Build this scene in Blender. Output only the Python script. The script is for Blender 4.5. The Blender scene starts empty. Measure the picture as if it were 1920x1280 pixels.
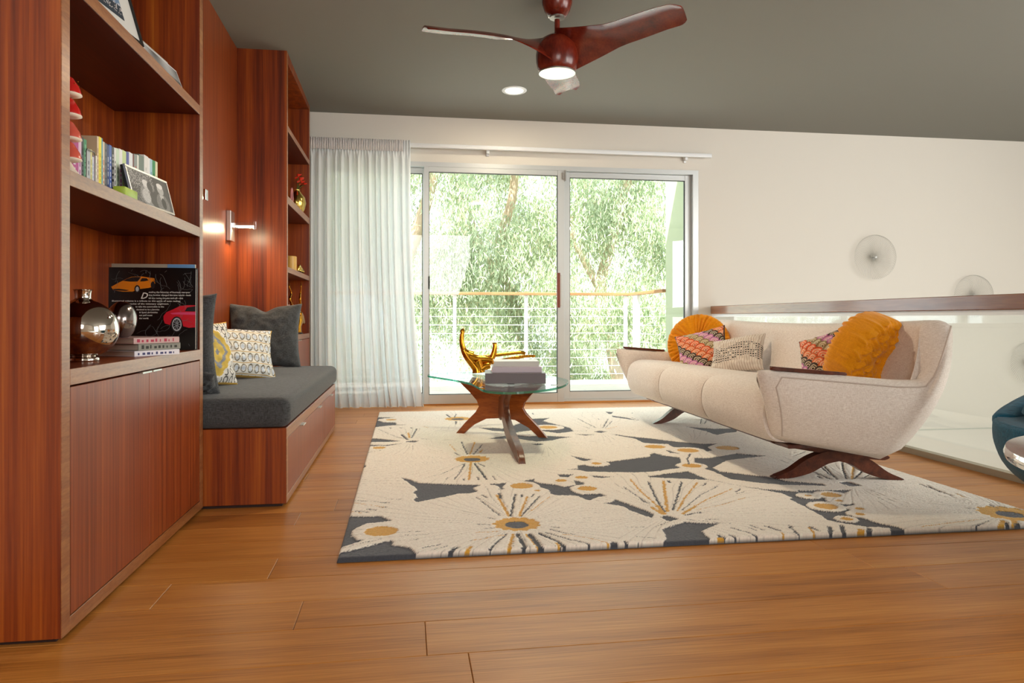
import bpy, bmesh, math, random
import numpy as np
from mathutils import Vector, Matrix, Euler, noise as mnoise
random.seed(7); rng = np.random.default_rng(7)
PI = math.pi
S_ = bpy.context.scene
COL = S_.collection
R = math.radians

# ---------------------------------------------------------------- camera
F_PX, EYE = 1330.0, 0.78
YAW = math.atan((960 - 761) / F_PX)
cam_d = bpy.data.cameras.new('camera')
cam = bpy.data.objects.new('camera', cam_d); COL.objects.link(cam)
cam.location = (0, 0, EYE)
cam.rotation_euler = (PI / 2, 0, -YAW)
cam_d.sensor_width = 36; cam_d.lens = F_PX / 1920 * 36
cam_d.shift_y = -(640 - 597) / 1920
cam_d.clip_start = 0.05; cam_d.clip_end = 300
S_.camera = cam

# ---------------------------------------------------------------- world, sun, added fill lights, door daylight
w = bpy.data.worlds.new('sky'); S_.world = w; w.use_nodes = True
nt = w.node_tree; nt.nodes.clear()
o_ = nt.nodes.new('ShaderNodeOutputWorld'); bg = nt.nodes.new('ShaderNodeBackground')
bg.inputs['Color'].default_value = (0.86, 0.94, 1.0, 1); bg.inputs['Strength'].default_value = 1.8
nt.links.new(bg.outputs[0], o_.inputs[0])
sun_d = bpy.data.lights.new('sun', 'SUN'); sun_d.energy = 13.0; sun_d.angle = R(1.0); sun_d.color = (1, .95, .85)
sun = bpy.data.objects.new('sun', sun_d); COL.objects.link(sun); sun.rotation_euler = (R(26), R(-22), 0)   # high sun behind the house, shining onto the garden side of the trees

def area(name, loc, target, sx, sy, power, color):
    d = bpy.data.lights.new(name, 'AREA'); d.shape = 'RECTANGLE'; d.size = sx; d.size_y = sy; d.energy = power; d.color = color
    o = bpy.data.objects.new(name, d); COL.objects.link(o); o.location = loc
    o.rotation_euler = (Vector(target) - Vector(loc)).to_track_quat('-Z', 'Y').to_euler()
    return o
area('rear_fill_light', (.3, -2.6, 1.95), (1.1, 3, 1.7), 2.2, 1.3, 46, (1.0, .98, .95))  # added fill from behind the camera, in front of a closed wall
area('east_fill_light', (6.75, -.9, 1.5), (1.0, 3.2, 1.5), 3.0, 2.0, 125, (1.0, .98, .95))  # added fill near the right wall, kept out of the door's reflection
area('stair_fill_light', (6.6, 2.0, 1.7), (0, 4.0, 1.0), 3.6, 1.9, 100, (1.0, .98, .96))  # added fill on the stair side to brighten wall and stairwell
area('door_daylight', (1.25, 6.56, 1.1), (1.25, 0, 0.9), 2.8, 2.0, 16, (.88, .95, 1.0))

S_.view_settings.view_transform = 'Standard'; S_.view_settings.look = 'None'
S_.view_settings.exposure = 0.68; S_.view_settings.gamma = 1.0
S_.view_settings.use_curve_mapping = False

# ---------------------------------------------------------------- helpers
def lin(c):
    if isinstance(c, str):
        c = c.lstrip('#'); c = [int(c[i:i+2], 16) / 255 for i in (0, 2, 4)]
    return tuple(x / 12.92 if x <= .04045 else ((x + .055) / 1.055) ** 2.4 for x in c) + (1,)

def empty(name, label, cat, loc=(0, 0, 0), rz=0, group=None):
    o = bpy.data.objects.new(name, None); COL.objects.link(o)
    o.location = loc; o.rotation_euler = (0, 0, rz); o.empty_display_size = .1
    tag(o, label, cat, group); return o
def tag(o, label=None, cat=None, group=None, kind=None):
    if label: o['label'] = label
    if cat: o['category'] = cat
    if group: o['group'] = group
    if kind: o['kind'] = kind
    return o
def link(name, me, mat=None, parent=None, smooth=False, loc=None, rot=None):
    me.name = name
    o = bpy.data.objects.new(name, me); COL.objects.link(o)
    if mat is not None:
        me.materials.clear()
        for m_ in (mat if isinstance(mat, (list, tuple)) else [mat]): me.materials.append(m_)
    if parent is not None: o.parent = parent
    if loc is not None: o.location = loc
    if rot is not None: o.rotation_euler = rot
    if smooth: me.shade_smooth()
    return o
def fin(name, bm, mat=None, parent=None, smooth=False, auto=None, **k):
    me = bpy.data.meshes.new(name)
    bmesh.ops.recalc_face_normals(bm, faces=bm.faces[:])
    bm.to_mesh(me); bm.free()
    o = link(name, me, mat, parent, smooth, **k)
    if auto: 
        me.shade_smooth(); sharp(me, auto)
    return o
def sharp(me, deg=40):
    bm = bmesh.new(); bm.from_mesh(me)
    for e in bm.edges:
        if len(e.link_faces) == 2 and e.calc_face_angle(0) > R(deg): e.smooth = False
    bm.to_mesh(me); bm.free()
def bx(bm, x0, x1, y0, y1, z0, z1, bev=0.0, seg=1):
    vs = [bm.verts.new((x, y, z)) for x in (x0, x1) for y in (y0, y1) for z in (z0, z1)]
    f = [(0, 1, 3, 2), (4, 6, 7, 5), (0, 4, 5, 1), (2, 3, 7, 6), (0, 2, 6, 4), (1, 5, 7, 3)]
    fs = [bm.faces.new([vs[i] for i in q]) for q in f]
    if bev > 0:
        es = list({e for q in fs for e in q.edges})
        bmesh.ops.bevel(bm, geom=es, offset=bev, segments=seg, affect='EDGES', profile=.5)
    return vs
def box(name, x0, x1, y0, y1, z0, z1, mat, parent=None, bev=0.0, seg=1, **k):
    bm = bmesh.new(); bx(bm, x0, x1, y0, y1, z0, z1, bev, seg)
    return fin(name, bm, mat, parent, **k)
def tube_bm(bm, pts, rad, n=8, closed=False, caps=True):
    pts = [Vector(p) for p in pts]; N = len(pts); rings = []
    up = Vector((0, 0, 1)); prev = None
    for i, p in enumerate(pts):
        a = pts[(i - 1) % N] if (closed or i > 0) else p
        b = pts[(i + 1) % N] if (closed or i < N - 1) else p
        t = (b - a); t = t.normalized() if t.length > 1e-9 else Vector((0, 0, 1))
        if prev is None:
            u = t.cross(up) if abs(t.dot(up)) < .95 else t.cross(Vector((1, 0, 0)))
        else: u = prev - t * prev.dot(t)
        u.normalize(); prev = u; v = t.cross(u)
        r = rad(i / (N - 1)) if callable(rad) else (rad[i] if isinstance(rad, (list, tuple)) else rad)
        rings.append([bm.verts.new(p + u * (math.cos(2 * PI * k / n) * r) + v * (math.sin(2 * PI * k / n) * r)) for k in range(n)])
    for i in range(N if closed else N - 1):
        A, B = rings[i], rings[(i + 1) % N]
        for k in range(n): bm.faces.new((A[k], A[(k + 1) % n], B[(k + 1) % n], B[k]))
    if caps and not closed:
        bm.faces.new(rings[0][::-1]); bm.faces.new(rings[-1])
def tube(name, pts, rad, mat, parent=None, n=8, closed=False, smooth=True, **k):
    bm = bmesh.new(); tube_bm(bm, pts, rad, n, closed); return fin(name, bm, mat, parent, auto=50 if smooth else None, **k)
def lathe_bm(bm, prof, n=32, c=(0, 0, 0), wave=None):
    rings = []
    for (r, z) in prof:
        rings.append([bm.verts.new((c[0] + max(r, 1e-4) * math.cos(2 * PI * k / n), c[1] + max(r, 1e-4) * math.sin(2 * PI * k / n), c[2] + z)) for k in range(n)])
    for A, B in zip(rings, rings[1:]):
        for k in range(n): bm.faces.new((A[k], A[(k + 1) % n], B[(k + 1) % n], B[k]))
    bm.faces.new(rings[0][::-1]); bm.faces.new(rings[-1])
def lathe(name, prof, mat, parent=None, n=32, c=(0, 0, 0), auto=50, **k):
    bm = bmesh.new(); lathe_bm(bm, prof, n, c); return fin(name, bm, mat, parent, auto=auto, **k)
def prism_bm(bm, poly, fn, d0, d1, bev=0):
    """poly: list of 2D points; fn(u, v, d) -> 3D"""
    A = [bm.verts.new(fn(u, v, d0)) for u, v in poly]; B = [bm.verts.new(fn(u, v, d1)) for u, v in poly]
    n = len(poly); f1 = bm.faces.new(A[::-1]); f2 = bm.faces.new(B)
    for i in range(n): bm.faces.new((A[i], A[(i + 1) % n], B[(i + 1) % n], B[i]))
    if bev: bmesh.ops.bevel(bm, geom=list(f1.edges) + list(f2.edges), offset=bev, segments=3, affect='EDGES')
    return f1, f2
def prism(name, poly, fn, d0, d1, mat, parent=None, bev=0, auto=35, **k):
    bm = bmesh.new(); prism_bm(bm, poly, fn, d0, d1, bev)
    big = [f for f in bm.faces if len(f.verts) > 4]
    if big: bmesh.ops.triangulate(bm, faces=big)
    return fin(name, bm, mat, parent, auto=auto, **k)
def spline(pts, per=8, closed=False):
    P = [Vector(p) for p in pts]; n = len(P); out = []
    rg = range(n if closed else n - 1)
    for i in rg:
        if closed: p0, p1, p2, p3 = P[(i - 1) % n], P[i], P[(i + 1) % n], P[(i + 2) % n]
        else: p0, p1, p2, p3 = P[max(i - 1, 0)], P[i], P[i + 1], P[min(i + 2, n - 1)]
        for k in range(per):
            t = k / per
            out.append(.5 * ((2 * p1) + (-p0 + p2) * t + (2 * p0 - 5 * p1 + 4 * p2 - p3) * t * t + (-p0 + 3 * p1 - 3 * p2 + p3) * t ** 3))
    if not closed: out.append(P[-1])
    return out
def sp2(pts, per=8, closed=True): return [(v.x, v.y) for v in spline([(a, b, 0) for a, b in pts], per, closed)]
def grid_mesh(name, V, nu, nv, wrap=False):
    """V (nu*nv,3) -> quads"""
    idx = np.arange(nu * nv).reshape(nu, nv)
    if wrap: idx = np.concatenate([idx, idx[:1]], 0)
    q = np.stack([idx[:-1, :-1], idx[1:, :-1], idx[1:, 1:], idx[:-1, 1:]], -1).reshape(-1, 4)
    me = bpy.data.meshes.new(name)
    me.from_pydata(V.tolist(), [], q.tolist()); me.update()
    return me
def vcol(me, cols):
    at = me.color_attributes.new('Col', 'FLOAT_COLOR', 'POINT')
    c = np.ones((len(me.vertices), 4), dtype=np.float32); c[:, :3] = cols
    at.data.foreach_set('color', c.ravel())

# ---------------------------------------------------------------- materials
def mat(name):
    m = bpy.data.materials.new(name); m.use_nodes = True
    nt = m.node_tree; b = nt.nodes['Principled BSDF']; return m, nt, b
def plain(name, col, rough=.5, metal=0., spec=.5, bump=0., bscale=200., emit=None, es=0., coat=0.):
    m, nt, b = mat(name)
    b.inputs['Base Color'].default_value = lin(col); b.inputs['Roughness'].default_value = rough
    b.inputs['Metallic'].default_value = metal; b.inputs['Specular IOR Level'].default_value = spec
    if coat: b.inputs['Coat Weight'].default_value = coat; b.inputs['Coat Roughness'].default_value = .1
    if emit: b.inputs['Emission Color'].default_value = lin(emit); b.inputs['Emission Strength'].default_value = es
    if bump:
        tc = nt.nodes.new('ShaderNodeTexCoord'); n = nt.nodes.new('ShaderNodeTexNoise'); n.inputs['Scale'].default_value = bscale
        n.inputs['Detail'].default_value = 3
        bp = nt.nodes.new('ShaderNodeBump'); bp.inputs['Strength'].default_value = bump; bp.inputs['Distance'].default_value = .002
        nt.links.new(tc.outputs['Object'], n.inputs['Vector']); nt.links.new(n.outputs['Fac'], bp.inputs['Height']); nt.links.new(bp.outputs[0], b.inputs['Normal'])
    return m
def ramp(nt, stops):
    r = nt.nodes.new('ShaderNodeValToRGB'); e = r.color_ramp.elements
    e[0].position, e[0].color = stops[0][0], lin(stops[0][1]); e[1].position, e[1].color = stops[-1][0], lin(stops[-1][1])
    for p, c in stops[1:-1]: x = e.new(p); x.color = lin(c)
    return r
def wood(name, stops, s1=(9, 9, .35), s2=(120, 120, 2.0), rough=.3, mixf=.35, coat=.0, detail=2.0, spec=.5, rnd=0.):
    m, nt, b = mat(name); N = nt.nodes.new; L = nt.links.new
    tc = N('ShaderNodeTexCoord')
    mp = N('ShaderNodeMapping'); mp.inputs['Scale'].default_value = s1; L(tc.outputs['Object'], mp.inputs['Vector'])
    n1 = N('ShaderNodeTexNoise'); n1.inputs['Scale'].default_value = 1.0; n1.inputs['Detail'].default_value = detail; n1.inputs['Distortion'].default_value = .25
    L(mp.outputs[0], n1.inputs['Vector'])
    if rnd:
        oi = N('ShaderNodeObjectInfo'); cm = N('ShaderNodeCombineXYZ'); mm = N('ShaderNodeMath'); mm.operation = 'MULTIPLY'; mm.inputs[1].default_value = 57.0
        L(oi.outputs['Random'], mm.inputs[0]); L(mm.outputs[0], cm.inputs[0]); L(mm.outputs[0], cm.inputs[2]); L(cm.outputs[0], mp.inputs['Location'])
    mp2 = N('ShaderNodeMapping'); mp2.inputs['Scale'].default_value = s2; L(tc.outputs['Object'], mp2.inputs['Vector'])
    n2 = N('ShaderNodeTexNoise'); n2.inputs['Scale'].default_value = 1.0; n2.inputs['Detail'].default_value = 2.0; L(mp2.outputs[0], n2.inputs['Vector'])
    r = ramp(nt, stops); 
    mx = N('ShaderNodeMix'); mx.data_type = 'FLOAT'; mx.inputs[0].default_value = mixf; L(n1.outputs['Fac'], mx.inputs[2]); L(n2.outputs['Fac'], mx.inputs[3])
    src = mx.outputs[0]
    if rnd:
        ad = N('ShaderNodeMath'); ad.operation = 'MULTIPLY_ADD'; ad.inputs[1].default_value = rnd; ad.inputs[2].default_value = -rnd / 2
        L(oi.outputs['Random'], ad.inputs[0]); a2 = N('ShaderNodeMath'); a2.operation = 'ADD'; L(src, a2.inputs[0]); L(ad.outputs[0], a2.inputs[1]); src = a2.outputs[0]
    L(src, r.inputs['Fac']); L(r.outputs['Color'], b.inputs['Base Color'])
    b.inputs['Roughness'].default_value = rough; b.inputs['Specular IOR Level'].default_value = spec
    if coat: b.inputs['Coat Weight'].default_value = coat; b.inputs['Coat Roughness'].default_value = .12
    bp = N('ShaderNodeBump'); bp.inputs['Strength'].default_value = .12; bp.inputs['Distance'].default_value = .001
    L(n2.outputs['Fac'], bp.inputs['Height']); L(bp.outputs[0], b.inputs['Normal'])
    return m
def fabric(name, c1, c2, scale=(400, 400, 400), rough=.95, bump=.5, sheen=.2, slub=.5):
    m, nt, b = mat(name); N = nt.nodes.new; L = nt.links.new
    tc = N('ShaderNodeTexCoord')
    outs = []
    for k in range(2):
        mp = N('ShaderNodeMapping'); s = list(scale)
        if k == 0: s = [scale[0] * .12, scale[1] * .12, scale[2]]
        else: s = [scale[0], scale[1], scale[2] * .12]
        mp.inputs['Scale'].default_value = s; L(tc.outputs['Object'], mp.inputs['Vector'])
        n = N('ShaderNodeTexNoise'); n.inputs['Scale'].default_value = 1; n.inputs['Detail'].default_value = 1; L(mp.outputs[0], n.inputs['Vector']); outs.append(n)
    mx = N('ShaderNodeMath'); mx.operation = 'ADD'; L(outs[0].outputs['Fac'], mx.inputs[0]); L(outs[1].outputs['Fac'], mx.inputs[1])
    mr = N('ShaderNodeMapRange'); mr.inputs[1].default_value = .7; mr.inputs[2].default_value = 1.3; L(mx.outputs[0], mr.inputs[0])
    r = ramp(nt, [(0, c1), (1, c2)]); L(mr.outputs[0], r.inputs['Fac']); L(r.outputs['Color'], b.inputs['Base Color'])
    bp = N('ShaderNodeBump'); bp.inputs['Strength'].default_value = bump; bp.inputs['Distance'].default_value = .0012
    L(mr.outputs[0], bp.inputs['Height']); L(bp.outputs[0], b.inputs['Normal'])
    b.inputs['Roughness'].default_value = rough; b.inputs['Sheen Weight'].default_value = sheen; b.inputs['Specular IOR Level'].default_value = .2
    return m
def printed(name, rough=.85, bump=0.25, sheen=.15, spec=.3, bscale=500):
    m, nt, b = mat(name); a = nt.nodes.new('ShaderNodeVertexColor'); a.layer_name = 'Col'
    nt.links.new(a.outputs['Color'], b.inputs['Base Color']); b.inputs['Roughness'].default_value = rough
    b.inputs['Sheen Weight'].default_value = sheen; b.inputs['Specular IOR Level'].default_value = spec
    if bump:
        tc = nt.nodes.new('ShaderNodeTexCoord'); n = nt.nodes.new('ShaderNodeTexNoise'); n.inputs['Scale'].default_value = bscale
        bp = nt.nodes.new('ShaderNodeBump'); bp.inputs['Strength'].default_value = bump; bp.inputs['Distance'].default_value = .002
        nt.links.new(tc.outputs['Object'], n.inputs['Vector']); nt.links.new(n.outputs['Fac'], bp.inputs['Height']); nt.links.new(bp.outputs[0], b.inputs['Normal'])
    return m
def thin_glass(name, tint=(.97, 1, .985), rough=0.0, boost=1.0):
    m, nt, b = mat(name); nt.nodes.remove(b); N = nt.nodes.new; L = nt.links.new
    out = nt.nodes['Material Output']; tr = N('ShaderNodeBsdfTransparent'); tr.inputs[0].default_value = tint + (1,)
    gl = N('ShaderNodeBsdfGlossy'); gl.inputs['Roughness'].default_value = rough
    fr = N('ShaderNodeFresnel'); ge = N('ShaderNodeNewGeometry'); io = N('ShaderNodeMapRange'); io.inputs[3].default_value = 1.5; io.inputs[4].default_value = 1 / 1.5; L(ge.outputs['Backfacing'], io.inputs[0]); L(io.outputs[0], fr.inputs[0])
    mu = N('ShaderNodeMath'); mu.operation = 'MULTIPLY'; mu.use_clamp = True; mu.inputs[1].default_value = boost; L(fr.outputs[0], mu.inputs[0])
    mx = N('ShaderNodeMixShader'); L(mu.outputs[0], mx.inputs[0]); L(tr.outputs[0], mx.inputs[1]); L(gl.outputs[0], mx.inputs[2]); L(mx.outputs[0], out.inputs[0])
    return m

SAP = [(.28, '#451809'), (.42, '#742d0e'), (.52, '#8c3d10'), (.62, '#a04e16'), (.78, '#b8691f')]
M = {}
M['sapele'] = wood('sapele_wood', SAP, (21, 21, .3), (170, 170, 3), rough=.34, mixf=.34)
M['sapele_door'] = wood('sapele_door_wood', [(.3, '#5d220c'), (.45, '#803614'), (.58, '#94451a'), (.75, '#a85a26')], (75, 75, .6), (260, 260, 3), rough=.36, mixf=.4)
M['sapele_edge_sheen'] = wood('sapele_edge_sheen_wood', [(.3, '#7a4424'), (.5, '#945c34'), (.7, '#a87244')], (3, 3, 60), (40, 40, 220), rough=.28, mixf=.4)  # paler tan puts the reflections on the front edges into the wood colour
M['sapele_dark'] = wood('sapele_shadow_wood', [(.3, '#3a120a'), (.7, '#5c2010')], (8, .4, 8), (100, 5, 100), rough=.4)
M['toe'] = plain('toe_kick_paint', '#2a120c', .6)
M['walnut'] = wood('walnut_wood', [(.3, '#3a190f'), (.5, '#5a2a1a'), (.7, '#703a25')], (30, 3, 30), (200, 20, 200), rough=.3)
M['walnut_lt'] = wood('walnut_light_wood', [(.3, '#5e3624'), (.5, '#754630'), (.7, '#8a5a40')], (30, 30, 3), (200, 200, 12), rough=.35)
M['teak'] = wood('teak_wood', [(.3, '#6e3111'), (.45, '#8b4216'), (.58, '#a0531f'), (.75, '#b8652a')], (4, 4, 22), (30, 30, 160), rough=.3)
M['oak'] = wood('oak_floor_wood', [(.22, '#7d4a1c'), (.40, '#ac6c2c'), (.52, '#bf7c37'), (.64, '#cc8b44'), (.80, '#daa35a')], (1.1, 17, 17), (5, 170, 170), rough=.36, mixf=.5, detail=4, rnd=.12, spec=.30)
M['deck'] = wood('deck_wood', [(.3, '#b9aea6'), (.7, '#d8d0ca')], (1, 20, 20), (5, 150, 150), rough=.6)
M['ipe'] = wood('handrail_wood', [(.3, '#8f5b3a'), (.7, '#b7835a')], (2, 2, 20), (10, 10, 120), rough=.45)
M['rail_wood'] = wood('stair_rail_wood', [(.3, '#6e3c20'), (.5, '#86502c'), (.7, '#9a6036')], (14, 1, 14), (200, 8, 200), rough=.22, coat=.6)
M['wall'] = plain('wall_paint', '#dfdad0', .85, spec=.25, bump=.12, bscale=260)
M['ceil'] = plain('ceiling_paint', '#83817a', .8, spec=.25, bump=.12, bscale=200)
M['stucco'] = plain('stucco', '#b4bda2', .95, bump=.8, bscale=60)
M['alu'] = plain('brushed_aluminium', '#c9cccb', .38, metal=.55)
M['white_metal'] = plain('white_metal', '#e8ebec', .4)
M['wire'] = plain('painted_wire', '#b4b2aa', .5)
M['chrome'] = plain('chrome', '#e6e6e6', .07, metal=1.)
M['nickel'] = plain('satin_nickel', '#c9c7c2', .28, metal=1.)
M['gasket'] = plain('black_gasket', '#1c1f1e', .6)
M['gold'] = plain('polished_gold', '#d0922c', .18, metal=1.)
M['gold2'] = plain('pale_gold', '#d9b964', .2, metal=1., bump=.8, bscale=60)
M['char'] = fabric('charcoal_fabric', '#343637', '#55585a', (500, 500, 500))
M['linen'] = fabric('linen_fabric', '#d8cabf', '#f4ebe3', (520, 520, 520), bump=.45)
M['piping'] = plain('linen_piping', '#cabbb0', .95)
M['mustard'] = fabric('mustard_velvet', '#dd8b00', '#ee9c08', (250, 250, 250), rough=.8, bump=.1, sheen=.2)
M['teal'] = fabric('teal_fabric', '#0f4a66', '#1b6a88', (450, 450, 450), bump=.7)
M['print'] = printed('printed_cotton')
M['paper'] = printed('printed_paper', rough=.5, bump=0, sheen=0, spec=.5)
M['rug'] = printed('rug_wool', rough=1.0, bump=.9, sheen=.3, spec=.1, bscale=420)
M['glass'] = thin_glass('window_glass')
M['rail_glass'] = thin_glass('railing_glass', (.975, .995, .985))
M['page'] = wood('page_paper', [(.3, '#b5a596'), (.7, '#ded2c4')], (2, 2, 500), (2, 2, 900), rough=.8)
M['fan_wood'] = wood('fan_wood', [(.3, '#4d140b'), (.5, '#6e2213'), (.7, '#83301b')], (12, 12, 12), (90, 90, 30), rough=.22)

M['top_glass'] = thin_glass('table_glass', (.93, .98, .955))
def edge_glass():
    m, nt, b = mat('green_glass_edge'); nt.nodes.remove(b); N = nt.nodes.new; L = nt.links.new
    out = nt.nodes['Material Output']; g = N('ShaderNodeBsdfGlossy'); g.inputs['Roughness'].default_value = .05; t = N('ShaderNodeBsdfTransparent'); t.inputs[0].default_value = (.10, .42, .32, 1)
    d = N('ShaderNodeBsdfTranslucent'); d.inputs[0].default_value = (.04, .35, .24, 1)
    a = N('ShaderNodeMixShader'); a.inputs[0].default_value = .45; L(t.outputs[0], a.inputs[1]); L(d.outputs[0], a.inputs[2])
    c = N('ShaderNodeMixShader'); c.inputs[0].default_value = .15; L(a.outputs[0], c.inputs[1]); L(g.outputs[0], c.inputs[2]); L(c.outputs[0], out.inputs[0]); return m
M['edge_glass'] = edge_glass()
def sheer():
    m, nt, b = mat('sheer_cloth'); nt.nodes.remove(b); N = nt.nodes.new; L = nt.links.new
    out = nt.nodes['Material Output']; d = N('ShaderNodeBsdfDiffuse'); d.inputs[0].default_value = (.78, .80, .80, 1)
    t = N('ShaderNodeBsdfTranslucent'); t.inputs[0].default_value = (.85, .87, .9, 1); tr = N('ShaderNodeBsdfTransparent')
    m1 = N('ShaderNodeMixShader'); m1.inputs[0].default_value = .27; L(d.outputs[0], m1.inputs[1]); L(t.outputs[0], m1.inputs[2])
    m2 = N('ShaderNodeMixShader'); m2.inputs[0].default_value = .05; L(m1.outputs[0], m2.inputs[1]); L(tr.outputs[0], m2.inputs[2]); L(m2.outputs[0], out.inputs[0])
    return m
M['sheer'] = sheer()
def leafmat(name, c1, c2, tr=.35):
    m, nt, b = mat(name); nt.nodes.remove(b); N = nt.nodes.new; L = nt.links.new
    out = nt.nodes['Material Output']; a = N('ShaderNodeVertexColor'); a.layer_name = 'Col'
    d = N('ShaderNodeBsdfDiffuse'); t = N('ShaderNodeBsdfTranslucent'); g = N('ShaderNodeBsdfGlossy'); g.inputs['Roughness'].default_value = .35
    L(a.outputs[0], d.inputs[0]); L(a.outputs[0], t.inputs[0])
    m1 = N('ShaderNodeMixShader'); m1.inputs[0].default_value = tr; L(d.outputs[0], m1.inputs[1]); L(t.outputs[0], m1.inputs[2])
    m2 = N('ShaderNodeMixShader'); m2.inputs[0].default_value = .12; L(m1.outputs[0], m2.inputs[1]); L(g.outputs[0], m2.inputs[2]); L(m2.outputs[0], out.inputs[0])
    return m
M['leaf'] = leafmat('eucalyptus_leaf', None, None)
M['bark'] = plain('eucalyptus_bark', '#cbb09a', .9, bump=.8, bscale=12)

# ---------------------------------------------------------------- dimensions
XC, XP, XB = -0.816, -1.148, -0.489       # cabinet fronts, nook panel, bench front
YW = 6.43                                 # rear wall face
def ceil_z(y): return 2.597 + (YW - y) * 0.030

# ---------------------------------------------------------------- structure: floor planks
def struct(o): o['kind'] = 'structure'; return o
fl = struct(box('floor', -1.3, 2.93, -2.9, 6.60, -.25, -.021, plain('subfloor', '#5b4026', .9)))
pw = .186
y = -0.02; row = 0
while y < 6.58:
    y1 = min(y + pw, 6.598); x = -1.3 - random.uniform(.1, 1.6)
    if abs(y - 1.654) < .1: x = -2.2 + .0
    while x < 2.9:
        ln = random.uniform(1.5, 2.6); xe = x + ln
        if xe > 2.6: xe = 2.93
        a = max(x, -1.3)
        if xe > a + .05:
            pl = box('floor_plank', a + .0006, xe - .0006, y + .0006, y1 - .0006, -.02, 0, M['oak'], fl, bev=.0012)
        x = xe
        if xe >= 2.93: break
    y += pw; row += 1
pl = box('floor_plank', -1.3, 2.93, -2.9, -.021, -.02, 0, M['oak'], fl)

# ceiling (gently sloping down towards the door wall)
bm = bmesh.new()
ys = [-2.9, 6.6]; vs = []
for z_off in (0, .2):
    for yy in ys:
        for xx in (-1.3, 7.1): vs.append(bm.verts.new((xx, yy, ceil_z(yy) + z_off)))
for q in [(0, 1, 3, 2), (4, 6, 7, 5), (0, 4, 5, 1), (2, 3, 7, 6), (0, 2, 6, 4), (1, 5, 7, 3)]: bm.faces.new([vs[i] for i in q])
struct(fin('ceiling', bm, M['ceil']))

# walls
struct(box('wall_left', -1.3, XP - .022, -2.9, 6.6, -.25, 3.1, M['wall']))
OX0, OX1, OZ = -.80, 2.758, 2.19
bm = bmesh.new()
bx(bm, -1.17, OX0, YW, 6.60, 0, 2.8); bx(bm, OX0, OX1, YW, 6.60, OZ, 2.8); bx(bm, OX1, 7.1, YW, 6.60, -2.4, 2.8)
struct(fin('wall_back', bm, M['wall']))
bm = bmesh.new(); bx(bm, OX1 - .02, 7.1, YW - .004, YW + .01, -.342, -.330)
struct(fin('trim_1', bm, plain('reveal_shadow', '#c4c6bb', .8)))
struct(box('wall_right', 6.9, 7.1, -2.9, 6.43, -2.4, 3.0, M['wall']))
struct(box('wall_rear', -1.17, 6.9, -2.9, -2.75, -.02, 3.1, M['wall']))
struct(box('stair_floor', 2.95, 6.9, -2.75, 6.43, -2.5, -2.4, M['wall']))
struct(box('wall_stair', 2.93, 2.95, -2.75, 6.42, -2.4, -.02, M['wall']))

# ---------------------------------------------------------------- sliding glass door
door = bpy.data.objects.new('door_1', None); COL.objects.link(door); struct(door); door.location = (0, 0, 0)
fr = bmesh.new()
bx(fr, OX0, OX1, 6.425, 6.58, 2.150, OZ); bx(fr, 2.705, OX1, 6.425, 6.58, 0, 2.150); bx(fr, OX0, OX0 + .05, 6.43, 6.58, 0, 2.15); bx(fr, OX0, 2.705, 6.455, 6.58, -.019, .028)
fin('door_frame', fr, M['alu'], door)
box('threshold', -.8, 2.76, 6.405, 6.455, .0005, .012, M['oak'], door)
def sash(nm, x0, x1, ls, rs, yy, top, bot, zt, th=.035):
    bm = bmesh.new()
    bx(bm, x0, x0 + ls, yy, yy + th, .028 if yy > 6.46 else .003, zt, .002); bx(bm, x1 - rs, x1, yy, yy + th, .028 if yy > 6.46 else .003, zt, .002)
    zb = .028 if yy > 6.46 else .003
    bx(bm, x0 + ls, x1 - rs, yy + .002, yy + th - .002, top, zt - .001, .001); bx(bm, x0 + ls, x1 - rs, yy + .002, yy + th - .002, zb, bot, .001)
    s = fin(nm, bm, M['alu'], door)
    g = bmesh.new()
    a, b, c, d = x0 + ls, x1 - rs, bot, top; k = .005; ym = yy + th / 2
    bx(g, a, b, ym - .01, ym + .01, c, c + k); bx(g, a, b, ym - .01, ym + .01, d - k, d); bx(g, a, a + k, ym - .01, ym + .01, c + k, d - k); bx(g, b - k, b, ym - .01, ym + .01, c + k, d - k)
    fin('gasket', g, M['gasket'], s)
    box('glass_pane', a + .001, b - .001, ym - .0005, ym + .0005, c + .001, d - .001, M['glass'], s)
    return s
sash('sliding_panel', .160, 1.449, .045, .063, 6.416, 2.101, .093, 2.148)
sash('sliding_panel', -.745, .20, .05, .05, 6.50, 2.10, .10, 2.149)
sash('fixed_panel', 1.451, 2.704, .064, .06, 6.475, 2.099, .097, 2.149)
hb = bmesh.new(); bx(hb, 1.372, 1.402, 6.372, 6.392, .88, 1.20, .004, 2); h = fin('handle', hb, plain('handle_wood', '#7b3a26', .4), door)
hb = bmesh.new(); bx(hb, 1.400, 1.418, 6.385, 6.417, .90, 1.18, .003); fin('handle_bracket', hb, M['nickel'], door)
hb = bmesh.new(); bx(hb, 1.425, 1.447, 6.398, 6.417, 2.065, 2.125, .002); bx(hb, 1.447, 1.461, 6.39, 6.45, 2.05, 2.15, .002); fin('latch', hb, M['nickel'], door)
hb = bmesh.new(); bx(hb, .199, .213, 6.41, 6.425, 1.045, 1.16, .002); fin('lock_case', hb, M['gasket'], door)

# curtain track with brackets
tr = empty('curtain_track', 'white curtain rail mounted above the sliding glass door', 'curtain rail', (0, 6.36, 2.318))
bm = bmesh.new(); bx(bm, -.83, 2.86, -.016, .016, -.018, .018, .005, 2); fin('rail', bm, M['white_metal'], tr, auto=40)
for xx in (.735, 2.62):
    bm = bmesh.new(); bx(bm, xx - .012, xx + .012, .0165, .069, -.045, .012, .002); bx(bm, xx - .012, xx + .012, .055, .0695, -.062, -.03, .002); fin('bracket', bm, M['white_metal'], tr)

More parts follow.
